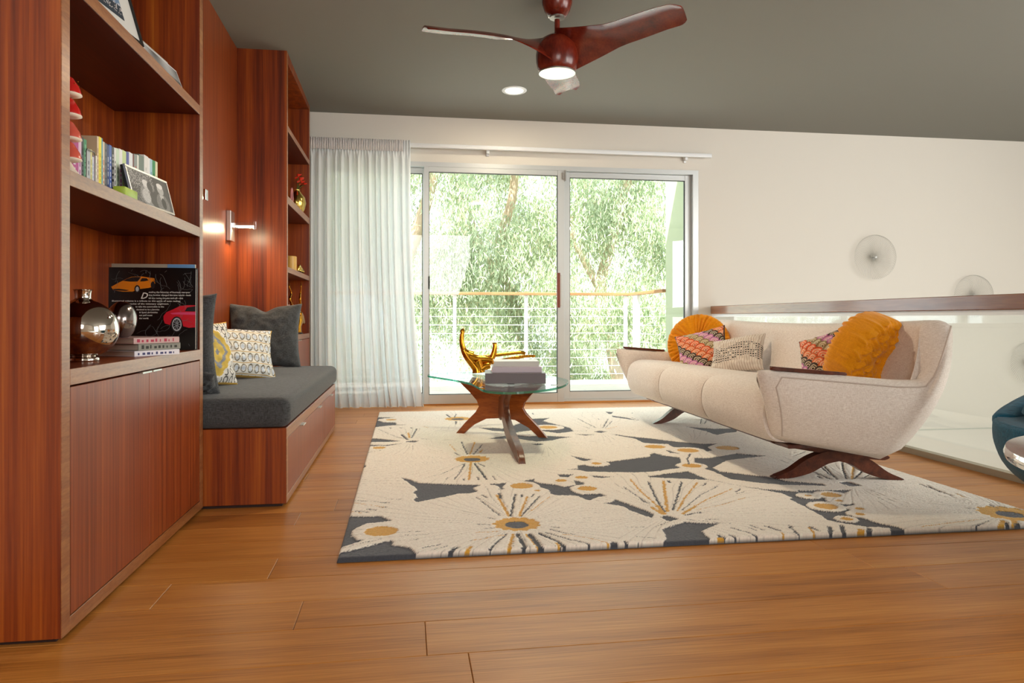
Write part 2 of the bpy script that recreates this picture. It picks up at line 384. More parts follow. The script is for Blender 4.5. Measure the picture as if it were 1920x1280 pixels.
# ---------------------------------------------------------------- sheer curtain
def curtain():
    nu, nv = 520, 70
    u = np.linspace(0, 1, nu)[:, None]; v = np.linspace(0, 1, nv)[None, :]      # v 0 top .. 1 bottom
    zt = 2.345
    body = np.clip((v - .045) / .955, 0, 1)
    flare = .02 + .115 * body ** 2.2
    X = -.832 + u * (.852 + flare)
    ph = u * 2 * PI * 36
    pleat = .010 * np.sin(ph) * np.ones_like(v)
    ph2 = 2 * PI * (14 * u + .30 * np.sin(7 * u + .8 * v) + .20 * np.sin(17 * u + 1))
    ph3 = 2 * PI * (25 * u + .3 * np.sin(11 * u - v * .8))
    fold = (.026 * np.sin(ph2) + .011 * np.sin(ph3)) * (.55 + .75 * body)
    wgt = np.clip((v - .035) / .03, 0, 1)
    Y = 6.315 + pleat * (1 - wgt) + fold * wgt
    pud = np.clip((v - .90) / .10, 0, 1)
    X = X + .02 * np.sin(ph2 * 1 + 3) * pud + .004 * np.sin(ph3) * body
    Y = Y - .03 * pud * (.5 + .5 * np.sin(ph2 + 1)) 
    Z = zt - v * (zt - .006) * np.ones_like(u) 
    Z = Z - .008 * wgt * (1 - wgt) * 4 + .006 * np.abs(np.sin(ph / 2)) * (v < .02)
    V = np.stack([X, Y, Z], -1).reshape(-1, 3)
    me = grid_mesh('curtain', V, nu, nv); o = link('curtain_cloth', me, M['sheer'], None, True); return o
cu = empty('sheer_curtain', 'floor-length white sheer curtain gathered left of the sliding glass door', 'curtain', (-.4, 6.315, 0))
c_ = curtain(); c_.parent = cu; c_.matrix_parent_inverse = Matrix.Translation((.4, -6.315, 0))
hd = bmesh.new()
for i in range(54):
    x = -.82 + i * .0149 + random.uniform(-.0015, .0015)
    tube_bm(hd, [(x + random.uniform(-.001, .001), 6.298, 2.247), (x, 6.294, 2.29), (x + random.uniform(-.002, .002), 6.298, 2.343)], .0062, 6)
h = fin('pleat_header', hd, plain('header_tape', '#e3dfdc', .9), cu, smooth=True); h['kind'] = 'stuff'; h.matrix_parent_inverse = Matrix.Translation((.4, -6.315, 0))

# ---------------------------------------------------------------- outside: deck, railing, stucco wall
dk = empty('deck', 'pale wooden balcony deck outside the glass door', 'deck', (0, 6.6, -.02))
yy = 6.605
while yy < 8.9:
    box('deck_board', -3.2, 2.865 if yy < 7.6 else 2.98, yy - 6.6, yy - 6.6 + .128, -.03, 0, M['deck'], dk, bev=.002); yy += .135
box('deck_joist', -3.2, 2.865, .02, 2.38, -.24, -.031, plain('joist', '#8d8076', .8), dk)
rl = empty('deck_railing', 'balcony railing with wooden cap, white posts and thin cables', 'railing', (0, 8.83, -.02))
box('cap_rail', -3.2, 2.90, -.045, .045, 1.095, 1.13, M['ipe'], rl, bev=.004)
box('cap_rail', 2.83, 2.92, -1.25, -.046, 1.095, 1.13, M['ipe'], rl, bev=.004)
for xx in (-2.2, -1.3, -.4, .60, 1.50, 2.80):
    bm = bmesh.new(); bx(bm, xx - .02, xx + .02, -.02, .02, 0, 1.094, .002); fin('post', bm, M['white_metal'], rl)
bm = bmesh.new(); bx(bm, 2.855, 2.895, -.30, -.13, 0, 1.094, .002)
for k in range(9): lathe_bm(bm, [(.006, 0), (.006, .004)], 8, (2.875, -.215, .1 + .1035 * k))
fin('post', bm, M['white_metal'], rl)
for k in range(9):
    z = .092 + .1045 * k
    tube('cable', [(-3.2, 0, z), (2.80, 0, z)], .0025, M['white_metal'], rl, n=5, smooth=False)
    tube('cable', [(2.875, -1.24, z), (2.875, 0, z)], .0025, M['white_metal'], rl, n=5, smooth=False)
struct(box('wall_outside', 2.87, 3.15, 6.602, 7.58, -.3, 3.4, M['stucco']))
box_ = box('eave', -3.4, 3.4, 6.605, 6.95, 2.62, 2.80, M['stucco']); struct(box_)
gd = struct(box('ground', -30, 40, 9.2, 60, -5.2, -5.0, plain('dry_grass', '#a5a06a', 1)))

# ---------------------------------------------------------------- eucalyptus trees
def leaf_cloud(name, centers, n_sprays, parent, mat_, base=(.30, .45, .18), seed=0, L0=.095):
    r = np.random.default_rng(seed); per = 13
    c = np.array(centers); k = r.integers(0, len(c), n_sprays)
    d = r.normal(size=(n_sprays, 3)); d /= np.linalg.norm(d, axis=1)[:, None]; rad = r.random(n_sprays) ** .55
    P0 = c[k, :3] + d * rad[:, None] * c[k, 3:4] * np.array([1, .8, .85])
    sway = r.normal(size=(n_sprays, 2)) * .25
    t = np.linspace(0, 1, per)[None, :, None]
    ln = r.uniform(.35, .8, n_sprays)[:, None, None]
    P = P0[:, None, :] + np.concatenate([sway[:, None, :] * t * (1 - .5 * t) * ln / .6, -ln * t], -1)
    P = P + r.normal(size=P.shape) * .035
    P = P.reshape(-1, 3); n = len(P)
    ax = r.normal(size=(n, 3)) * .45; ax[:, 2] -= 1.0; ax /= np.linalg.norm(ax, axis=1)[:, None]
    sd = np.cross(ax, r.normal(size=(n, 3))); sd /= np.linalg.norm(sd, axis=1)[:, None]
    l = r.uniform(.7, 1.3, n)[:, None] * L0; wd = l * r.uniform(.07, .11, n)[:, None]
    V = np.stack([P, P + ax * l * .45 + sd * wd, P + ax * l, P + ax * l * .45 - sd * wd], 1).reshape(-1, 3)
    me = bpy.data.meshes.new(name); me.vertices.add(4 * n); me.vertices.foreach_set('co', V.ravel().astype(np.float32))
    me.loops.add(4 * n); me.loops.foreach_set('vertex_index', np.arange(4 * n, dtype=np.int32))
    me.polygons.add(n); me.polygons.foreach_set('loop_start', np.arange(0, 4 * n, 4, dtype=np.int32)); me.polygons.foreach_set('loop_total', np.full(n, 4, dtype=np.int32))
    me.update(calc_edges=True)
    tone = np.repeat(r.random((n_sprays, 1)), per, 0).reshape(-1) * .6 + r.random(n) * .4
    A = np.array(base) * .5; B = np.array([.78, .86, .62]); C_ = np.array([.72, .60, .42])
    col = A + (B - A) * tone[:, None]; m = r.random(n) < .07; col[m] = C_
    vcol(me, np.repeat(col, 4, 0))
    o = link(name, me, mat_, parent); o['kind'] = 'stuff'; return o
def tree(label, base, trunk, branches, centers, n, seed, base_col):
    t = empty('eucalyptus_tree', label, 'tree', base, group=None)
    inv = Matrix.Translation((-base[0], -base[1], -base[2]))
    bm = bmesh.new()
    for pts, r0, r1 in [trunk] + branches:
        sp = spline(pts, 6); tube_bm(bm, sp, (lambda q, a=r0, b=r1: a + (b - a) * q), 8)
    o = fin('trunk', bm, M['bark'], t, smooth=True); o.matrix_parent_inverse = inv
    f = leaf_cloud('foliage', centers, n, t, M['leaf'], base_col, seed); f.matrix_parent_inverse = inv
def ctr(x0, x1, y0, y1, z0, z1, n, r, seed):
    g = np.random.default_rng(seed)
    return [(g.uniform(x0, x1), g.uniform(y0, y1), g.uniform(z0, z1), r * g.uniform(.7, 1.2)) for _ in range(n)]
tree('eucalyptus at the left behind the curtain edge with a leaning pale trunk', (-.5, 12.4, -5), ([(-.5, 12.4, -5), (-.3, 12.3, -1), (-.2, 12.2, 1.0), (.3, 12.1, 2.6), (.8, 12.0, 4.6)], .20, .07),
     [([(-.2, 12.2, .8), (-.9, 12, 2.2), (-1.6, 11.9, 3.8)], .12, .04)], ctr(-2.4, 1.1, 10.8, 13, -3.0, 5.4, 46, .62, 1), 8200, 11, (.25, .42, .15))
tree('eucalyptus with twin trunks seen through the middle of the sliding panel', (1.9, 13.2, -5), ([(1.9, 13.2, -5), (1.8, 13.1, -1.5), (2.0, 13, .6), (1.7, 12.9, 2.0), (1.95, 12.8, 3.2), (1.9, 12.7, 5.2)], .15, .06),
     [([(1.8, 13, 1.4), (1.2, 12.8, 2.4), (.8, 12.6, 4.4)], .10, .04), ([(2.0, 13, .8), (2.9, 12.9, 2.0), (3.3, 12.8, 3.6)], .09, .03)], ctr(.6, 3.2, 11.0, 13.8, -3.0, 5.4, 46, .62, 2), 8200, 12, (.28, .46, .18))
tree('eucalyptus with a thick pale trunk seen through the right-hand fixed panel', (3.9, 12.0, -5), ([(3.9, 12.0, -5), (3.75, 12.0, -1), (3.55, 12.0, .4), (3.35, 12, 1.3), (3.7, 12, 2.6), (4.2, 12, 4.6)], .17, .06),
     [([(3.4, 12, 1.2), (2.8, 12, 2.4), (2.6, 12, 4.0)], .08, .03)], ctr(2.7, 5.6, 10.6, 13.2, -3.0, 5.2, 46, .62, 3), 8200, 13, (.26, .45, .15))
tree('farther eucalyptus crown filling the gap between the nearer trees', (1.4, 17.5, -5), ([(1.4, 17.5, -5), (1.5, 17.4, 0), (1.3, 17.2, 4)], .3, .12), [], ctr(-3, 6.8, 16, 19, -3.2, 6.8, 36, 1.25, 4), 10000, 14, (.35, .52, .26))

# ---------------------------------------------------------------- built-in cabinetry
def cabinet(name, label, y0, y1, sh_z, split, vis_top=None, st=.042):
    t = empty(name, label, 'cabinet', (XP + .16, (y0 + y1) / 2, 0))
    ox, oy = t.location.x, t.location.y
    def B(nm, x0, x1, a, b, z0, z1, m, bev=.0008, par=t): return box(nm, x0 - ox, x1 - ox, a - oy, b - oy, z0, z1, m, par, bev=bev)
    zt = ceil_z(y1) - .004
    for a in (y0, y1 - st):
        B('side_panel', XP, XC - .0025, a, a + st, .012, ceil_z(a) + .002, M['sapele'])
        B('stile_edge', XC - .0025, XC, a, a + st, .012, ceil_z(a) + .002, M['sapele_edge_sheen'])
    B('back_panel', XP - .0005, XP + .012, y0 + st, y1 - st, .012, zt, M['sapele'])
    B('toe_kick', XP, XC - .018, y0 + .015, y1 - .015, 0, .0125, M['toe'])
    B('bottom_rail', XP + .012, XC, y0 + st, y1 - st, .0125, .048, M['sapele_edge_sheen'])
    B('counter', XP + .012, XC - .0025, y0 + st, y1 - st, .616, .656, M['sapele'])
    B('counter_edge', XC - .0025, XC + .0005, y0 + st, y1 - st, .616, .656, M['sapele_edge_sheen'])
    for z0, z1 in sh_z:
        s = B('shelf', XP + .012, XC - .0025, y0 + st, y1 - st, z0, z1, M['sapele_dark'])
        o = B('shelf_edge', XC - .0025, XC - .0003, y0 + st, y1 - st, z0, z1, M['sapele_edge_sheen'], par=None); o.parent = s
    B('top_panel', XP + .012, XC - .0003, y0 + st, y1 - st, zt - .035, ceil_z(y0) + .002, M['sapele'])
    for a, b, sgn in ((y0 + st + .003, split - .0015, 1), (split + .0015, y1 - st - .003, -1)):
        d = B('door', XC - .022, XC - .0005, a, b, .051, .611, M['sapele_door'])
        hy = b - .012 if sgn > 0 else a + .012
        e0, e1 = (b - .085, b - .005) if sgn > 0 else (a + .005, a + .085)
        bm = bmesh.new(); bx(bm, XC - .015 - ox, XC + .010 - ox, e0 - oy, e1 - oy, .6115, .6135, .0006); bx(bm, XC + .0075 - ox, XC + .010 - ox, e0 - oy, e1 - oy, .608, .6115, .0005)
        o = fin('handle', bm, M['nickel'], d)
    B('carcass', XP + .012, XC - .024, y0 + st, y1 - st, .048, .058, M['toe'])
    return t
cabinet('bookcase_cabinet', 'tall red-brown wooden bookcase in the left foreground with two cupboard doors', 1.842, 3.038, [(1.107, 1.145), (1.597, 1.633), (2.10, 2.136)], 2.431)
cabinet('bookcase_cabinet', 'tall red-brown wooden bookcase standing beside the sheer curtain', 5.098, 6.288, [(1.104, 1.142), (1.585, 1.637), (2.092, 2.130)], 5.655)
struct(box('wall_panel', XP - .02, XP, 3.0385, 5.0975, .0, ceil_z(3.04) + .005, M['sapele_door']))
# bench
bn = empty('window_bench', 'low wooden bench with drawers between the two bookcases', 'bench', (-.82, 4.06, 0))
def BB(nm, x0, x1, a, b, z0, z1, m, par=bn, bev=.0008): return box(nm, x0 + .82, x1 + .82, a - 4.06, b - 4.06, z0, z1, m, par, bev=bev)
BB('end_panel', XP + .001, XB - .0025, 3.046, 3.088, .014, .326, M['sapele'])
BB('end_panel', XC + .002, XB - .0025, 5.038, 5.080, .014, .326, M['sapele'])
BB('seat_board', XP + .001, XB - .0025, 3.0885, 5.037, .288, .326, M['sapele'])
BB('face_rail', XB - .0025, XB, 3.046, 5.080, .283, .326, M['sapele_edge_sheen'])
BB('face_rail', XB - .0025, XB, 3.046, 5.080, .014, .0445, M['sapele_edge_sheen'])
BB('face_stile', XB - .0025, XB, 3.046, 3.0865, .045, .2825, M['sapele_edge_sheen'])
BB('face_stile', XB - .0025, XB, 5.06, 5.080, .045, .2825, M['sapele_edge_sheen'])
BB('toe_kick', XP + .001, XB - .02, 3.06, 5.07, 0, .0135, M['toe'])
BB('carcass', XP + .02, XB - .03, 3.09, 5.036, .0136, .287, M['toe'])
for a, b, hs in ((3.089, 4.409, (3.466, 4.128)), (4.413, 5.058, (4.756,))):
    d = BB('drawer', XB - .022, XB - .0005, a, b, .0465, .281, M['sapele_door'])
    for hy in hs:
        bm = bmesh.new(); bx(bm, XB - .012 + .82, XB + .016 + .82, hy - .045 - 4.06, hy + .045 - 4.06, .2812, .2832, .0006); bx(bm, XB + .0135 + .82, XB + .016 + .82, hy - .045 - 4.06, hy + .045 - 4.06, .278, .2812, .0005)
        fin('handle', bm, M['nickel'], d)
# seat cushion: rounded slab, slightly crowned
def superslab(x0, x1, y0, y1, z0, z1, r=.03, nu=44, nv=80, crown=.012, mat_=None, name='cushion'):
    bm = bmesh.new(); bx(bm, x0, x1, y0, y1, z0, z1, r, 4)
    bmesh.ops.subdivide_edges(bm, edges=[e for e in bm.edges if e.calc_length() > .3], cuts=14, use_grid_fill=True)
    cx, cy, hx, hy = (x0 + x1) / 2, (y0 + y1) / 2, (x1 - x0) / 2, (y1 - y0) / 2; zm = (z0 + z1) / 2
    for v in bm.verts:
        a, b = (v.co.x - cx) / hx, (v.co.y - cy) / hy; f = max(0, 1 - a * a) * max(0, 1 - b ** 4)
        wv = .003 * math.sin(v.co.y * 23 + 4 * v.co.x) * max(0, 1 - abs(a))
        if v.co.z > zm: v.co.z += crown * f + wv
        g = max(0, 1 - ((v.co.z - zm) / ((z1 - z0) / 2)) ** 2)
        if abs(a) > .9: v.co.x += math.copysign(.010 * g, a)
        if abs(b) > .95: v.co.y += math.copysign(.002 * g, b)
    return bm
bc = fin('bench_cushion', superslab(XP + .004, XB + .006, 3.048, 5.076, .327, .452, .032), M['char'], None, smooth=True)
tag(bc, 'long charcoal fabric seat cushion lying on the wooden bench', 'cushion')

# ---------------------------------------------------------------- pillows
def pillow(name, label, w, h, th, material, loc, rot, colfn=None, n=46, ears=.10, seed=1, group=None, dent=0., piping=None, cat='pillow'):
    """upright square pillow: local x = width, z = height, faces -y"""
    mnoise.seed_set(seed)
    a = np.linspace(-1, 1, n); U, Vv = np.meshgrid(a, a, indexing='ij')
    verts = []; cols = []
    for side in (-1, 1):
        sh_x = U * (1 - ears * (1 - Vv ** 2) * np.abs(U) ** 3); sh_z = Vv * (1 - ears * (1 - U ** 2) * np.abs(Vv) ** 3)
        prof = (np.clip(1 - U ** 4, 0, 1) * np.clip(1 - Vv ** 4, 0, 1)) ** .5
        prof = prof * (.75 + .25 * (1 - .5 * (U ** 2 + Vv ** 2)))
        X = sh_x * w / 2; Z = sh_z * h / 2; Y = side * prof * th / 2
        if dent: Z = Z - dent * np.exp(-(U / .22) ** 2) * np.clip((Vv + .1), 0, 1) ** 2; 
        wr = np.array([mnoise.noise(Vector((x * 5, y * 5, side * 3 + seed))) for x, y in zip(U.ravel(), Vv.ravel())]).reshape(n, n)
        Y = Y + side * wr * .012 * np.clip(prof * 3, 0, 1)
        verts.append(np.stack([X, Y, Z], -1).reshape(-1, 3)); cols.append((U.ravel(), Vv.ravel()))
    idx = np.arange(n * n).reshape(n, n)
    q0 = np.stack([idx[:-1, :-1], idx[1:, :-1], idx[1:, 1:], idx[:-1, 1:]], -1).reshape(-1, 4)
    q1 = q0[:, ::-1] + n * n
    me = bpy.data.meshes.new(name); me.from_pydata(np.concatenate(verts).tolist(), [], np.concatenate([q0, q1]).tolist())
    if colfn:
        c = colfn(cols[0][0], cols[0][1]); vcol(me, np.concatenate([c, c]))
    bm = bmesh.new(); bm.from_mesh(me); bmesh.ops.remove_doubles(bm, verts=bm.verts, dist=1e-5); bm.to_mesh(me); bm.free()
    o = link(name, me, material, None, True); o.location = loc; o.rotation_euler = rot
    tag(o, label, cat, group)
    return o

def pat_scallop(U, V):
    dark = np.array(lin('#3a2018')[:3]); out = np.tile(np.array(lin('#6b5340')[:3]), (len(U), 1))
    sc = .33; 
    pal = [lin('#f0683a')[:3], lin('#a8946a')[:3], lin('#d98ac0')[:3], lin('#4a3c34')[:3], lin('#ef7a45')[:3]]
    cream = np.array(lin('#ead9b8')[:3])
    for row in range(12, -13, -1):
        for cx in range(-8, 9):
            x = (cx + (.5 if row % 2 else 0)) * sc * 1.15; y = row * sc * .56
            d = np.hypot(U - x, (V - y)); m = d < sc * .66
            k = (cx * 2 + (1 if row % 2 else 0) + row) // 2
            col = np.array(pal[k % 5]); ring = ((d / (sc * .66)) * 6).astype(int)
            c = np.where((ring % 2 == 0)[:, None], col, cream * .75 + col * .25); c[ring == 0] = col * .6 + dark * .4; c[ring >= 5] = dark * .4 + col * .6
            out[m] = c[m]
    e = (np.abs(U) > .965) | (np.abs(V) > .965); out[e] = dark
    return out
def pat_dots(U, V):
    base = np.array(lin('#ddd3c6')[:3]); out = np.tile(base, (len(U), 1))
    ln = np.abs(((U * 11) % 1) - .5) < .09; out[ln] = np.array(lin('#b09a88')[:3])
    band = (np.abs(V + .05 - .12 * np.sin(U * 4)) < .42)
    gx = ((U * 11 + .5) % 1) - .5; gy = ((V * 9) % 1) - .5
    key = np.sin(np.floor(U * 11 + .5) * 12.9 + np.floor(V * 9) * 78.2) * 43758; key = key - np.floor(key)
    dot = band & (np.hypot(gx, gy) < .30) & (key > .12); out[dot] = np.array(lin('#2b2622')[:3])
    return out
def pat_ovals(U, V):
    base = np.array(lin('#e9e9e2')[:3]); out = np.tile(base, (len(U), 1))
    gx = ((U * 7) % 1) - .5; gy = ((V * 2.4 + .2) % 1) - .5
    d = np.hypot(gx / .40, gy / .40); m = (d < 1) & (d > .74); out[m] = np.array(lin('#6f6a58')[:3]); m = d < .6; out[m] = np.array(lin('#cfdae6')[:3])
    m = np.abs(gy) > .47; out[m] = np.array(lin('#c8a860')[:3])
    e = (np.abs(U) > .96) | (np.abs(V) > .96); out[e] = np.array(lin('#d6a93a')[:3])
    return out
def pat_ikat(U, V):
    base = np.array(lin('#e8e6df')[:3]); out = np.tile(base, (len(U), 1))
    m = np.hypot(((U * 6) % 1 - .5) / .3, ((V * 4) % 1 - .5) / .4) - 1; mm = (np.abs(m) < .22); out[mm] = np.array(lin('#5d5b55')[:3])
    x = (U - .40 + .75) % 1.5 - .75; zig = .03 * np.sign(np.sin(V * 30)); d = np.abs(x) / .52 + np.abs(V) / .80 + zig
    for lo, hi, c in ((-1, .14, '#8d9098'), (.14, .46, '#e3c766'), (.46, .68, '#9599a0'), (.68, 1.0, '#dfc05c'), (1.0, 1.12, '#eceae4')):
        m = (d >= lo) & (d < hi); out[m] = np.array(lin(c)[:3])
    e = (np.abs(V) > .95); out[e] = np.array(lin('#dcae3c')[:3])
    return out

pillow('charcoal_pillow', 'large charcoal pillow leaning on the far bookcase side with dented top', .47, .44, .17, M['char'], (-.925, 4.90, .664), (R(-10), 0, R(4)), dent=.035, seed=3)
pillow('charcoal_pillow', 'charcoal pillow half hidden behind the near bookcase edge', .47, .44, .15, M['char'], (-1.02, 3.165, .668), (R(8), 0, 0), seed=4)
pillow('charcoal_pillow', 'small charcoal pillow lying low at the near end of the bench cushion', .22, .15, .07, M['char'], (-.90, 3.17, .50), (R(50), 0, 0), seed=5)
pillow('patterned_pillow', 'white and blue-grey pillow with rows of ovals and a yellow edge', .52, .29, .13, M['print'], (-.925, 3.90, .600), (R(-22), R(5), R(36)), pat_ovals, n=150, seed=6)
pillow('patterned_pillow', 'yellow and grey diamond patterned pillow on the bench', .42, .32, .13, M['print'], (-.975, 3.47, .61), (R(-16), 0, R(50)), pat_ikat, n=150, seed=7)

# ---------------------------------------------------------------- wall sconces
def sconce(yc, label):
    t = empty('wall_sconce', label, 'wall lamp', (XP, yc, 1.385))
    bm = bmesh.new(); bx(bm, .0005, .028, -.055, .055, -.10, .095, .002); fin('back_plate', bm, M['nickel'], t)
    bm = bmesh.new(); bx(bm, .0285, .045, -.012, .012, -.012, .02, .001); fin('arm_mount', bm, M['chrome'], t)
    bm = bmesh.new(); bx(bm, .165, .178, -.022, .022, -.022, .03, .001); fin('arm_end', bm, M['chrome'], t)
    box('glass_shade', .046, .164, -.024, .024, -.018, .022, M['glass'], t)
    lamp = plain('halogen_tube', '#fff3d6', .3, emit='#ffe9bd', es=55)
    tube('lamp_tube', [(.05, 0, -.002), (.16, 0, -.002)], .006, lamp, t, n=10)
    d = bpy.data.lights.new('sconce_light', 'AREA'); d.shape = 'RECTANGLE'; d.size = .10; d.size_y = .02; d.energy = 1.6; d.color = (1, .78, .5)
    o = bpy.data.objects.new('sconce_light', d); COL.objects.link(o); o.parent = t; o.location = (.10, 0, -.022)
    return t
sconce(4.86, 'chrome wall lamp with a glowing glass arm, far end of the bench nook')
sconce(3.68, 'chrome wall lamp mostly hidden behind the near bookcase')

# ---------------------------------------------------------------- ceiling fan and downlight
FX, FY, FZ = .885, 4.11, 2.335
fan = empty('ceiling_fan', 'dark red wooden three-blade ceiling fan with a lit lamp', 'ceiling fan', (FX, FY, FZ), R(-14))
zc = ceil_z(FY) - FZ
lathe('canopy', [(.02, zc - .105), (.055, zc - .10), (.075, zc - .07), (.088, zc - .03), (.09, zc - .012), (.088, zc + .004)], M['fan_wood'], fan)
lathe('canopy_ring', [(.024, zc - .112), (.045, zc - .112), (.045, zc - .103), (.024, zc - .101)], M['nickel'], fan)
tube('downrod', [(0, 0, zc - .12), (0, 0, .10)], .016, M['fan_wood'], fan, n=14)
lathe('motor_housing', [(.02, .118), (.06, .112), (.095, .09), (.118, .05), (.126, .0), (.124, -.04), (.116, -.075), (.106, -.098), (.10, -.102)], M['fan_wood'], fan, n=40)
lathe('lamp_rim', [(.098, -.100), (.108, -.100), (.108, -.108), (.098, -.108)], M['nickel'], fan, n=40)
lathe('lamp_lens', [(.097, -.1025), (.09, -.110), (.06, -.119), (.02, -.122)], plain('fan_lamp_glow', '#fff0cf', .4, emit='#ffe0a8', es=4), fan, n=40)
pl_ = bpy.data.lights.new('fan_lamp', 'AREA'); pl_.shape = 'DISK'; pl_.size = .18; pl_.energy = 14; pl_.color = (1, .83, .6)
po = bpy.data.objects.new('fan_lamp', pl_); COL.objects.link(po); po.parent = fan; po.location = (0, 0, -.128)
def blade(k):
    ns, nc = 44, 13; RR = .80
    V = []
    for sgn in (1, -1):
        for i in range(ns):
            t = i / (ns - 1); r = .03 + t * (RR - .03)
            pitch = R(58 - 38 * min(1, t / .42) ** .7 - 4 * t)
            ch = .27 - .095 * min(1, t / .5) ** .8 + .02 * math.sin(PI * t)
            if t > .93: ch *= math.sqrt(max(0.02, 1 - ((t - .93) / .07) ** 2 * .55))
            z = .02 + .015 * math.sin(PI * t) + .015 * t * t
            off = .03 * math.sin(PI * min(1, t * 1.2)) - .05 * t
            for j in range(nc):
                c = (j / (nc - 1) - .5)
                th = .004 * (1 - (2 * c) ** 2) + .0012
                cam_ = .020 * (1 - 4 * c * c)
                # chord runs across the blade: -y side high
                y = c * ch * math.cos(pitch) + off; zz = z - c * ch * math.sin(pitch) + cam_ + sgn * th
                V.append((r, y, zz))
    V = np.array(V); n1 = ns * nc; idx = np.arange(n1).reshape(ns, nc)
    q0 = np.stack([idx[:-1, :-1], idx[1:, :-1], idx[1:, 1:], idx[:-1, 1:]], -1).reshape(-1, 4)
    faces = q0.tolist() + (q0[:, ::-1] + n1).tolist()
    ed = list(idx[0, :]) + list(idx[1:, -1]) + list(idx[-1, ::-1][1:]) + list(idx[::-1, 0][1:])
    for a, b in zip(ed, ed[1:]): faces.append([int(a), int(b), int(b) + n1, int(a) + n1])
    me = bpy.data.meshes.new('blade'); me.from_pydata(V.tolist(), [], faces)
    bm = bmesh.new(); bm.from_mesh(me); bmesh.ops.recalc_face_normals(bm, faces=bm.faces); bm.to_mesh(me); bm.free()
    o = link('blade', me, M['fan_wood'], fan, True); sharp(me, 50)
    o.rotation_euler = (0, 0, R(-30 + 120 * k)); return o
for k in range(3): blade(k)

dl = empty('recessed_light', 'round recessed ceiling light between the fan and the rear wall', 'ceiling light', (.865, 5.66, ceil_z(5.66)))
dl.rotation_euler = (R(-1.72), 0, 0)
lathe('trim_ring', [(.074, -.001), (.074, -.004), (.098, -.004), (.102, -.0005), (.102, .001), (.074, .002)], M['white_metal'], dl, n=40)
lathe('lens', [(.0735, .001), (.0735, -.003), (.02, -.004)], plain('downlight_glow', '#fff3de', .4, emit='#ffe9c4', es=3), dl, n=40)
d_ = bpy.data.lights.new('downlight', 'AREA'); d_.shape = 'DISK'; d_.size = .13; d_.energy = 6; d_.color = (1, .86, .66)
do = bpy.data.objects.new('downlight', d_); COL.objects.link(do); do.parent = dl; do.location = (0, 0, -.012)

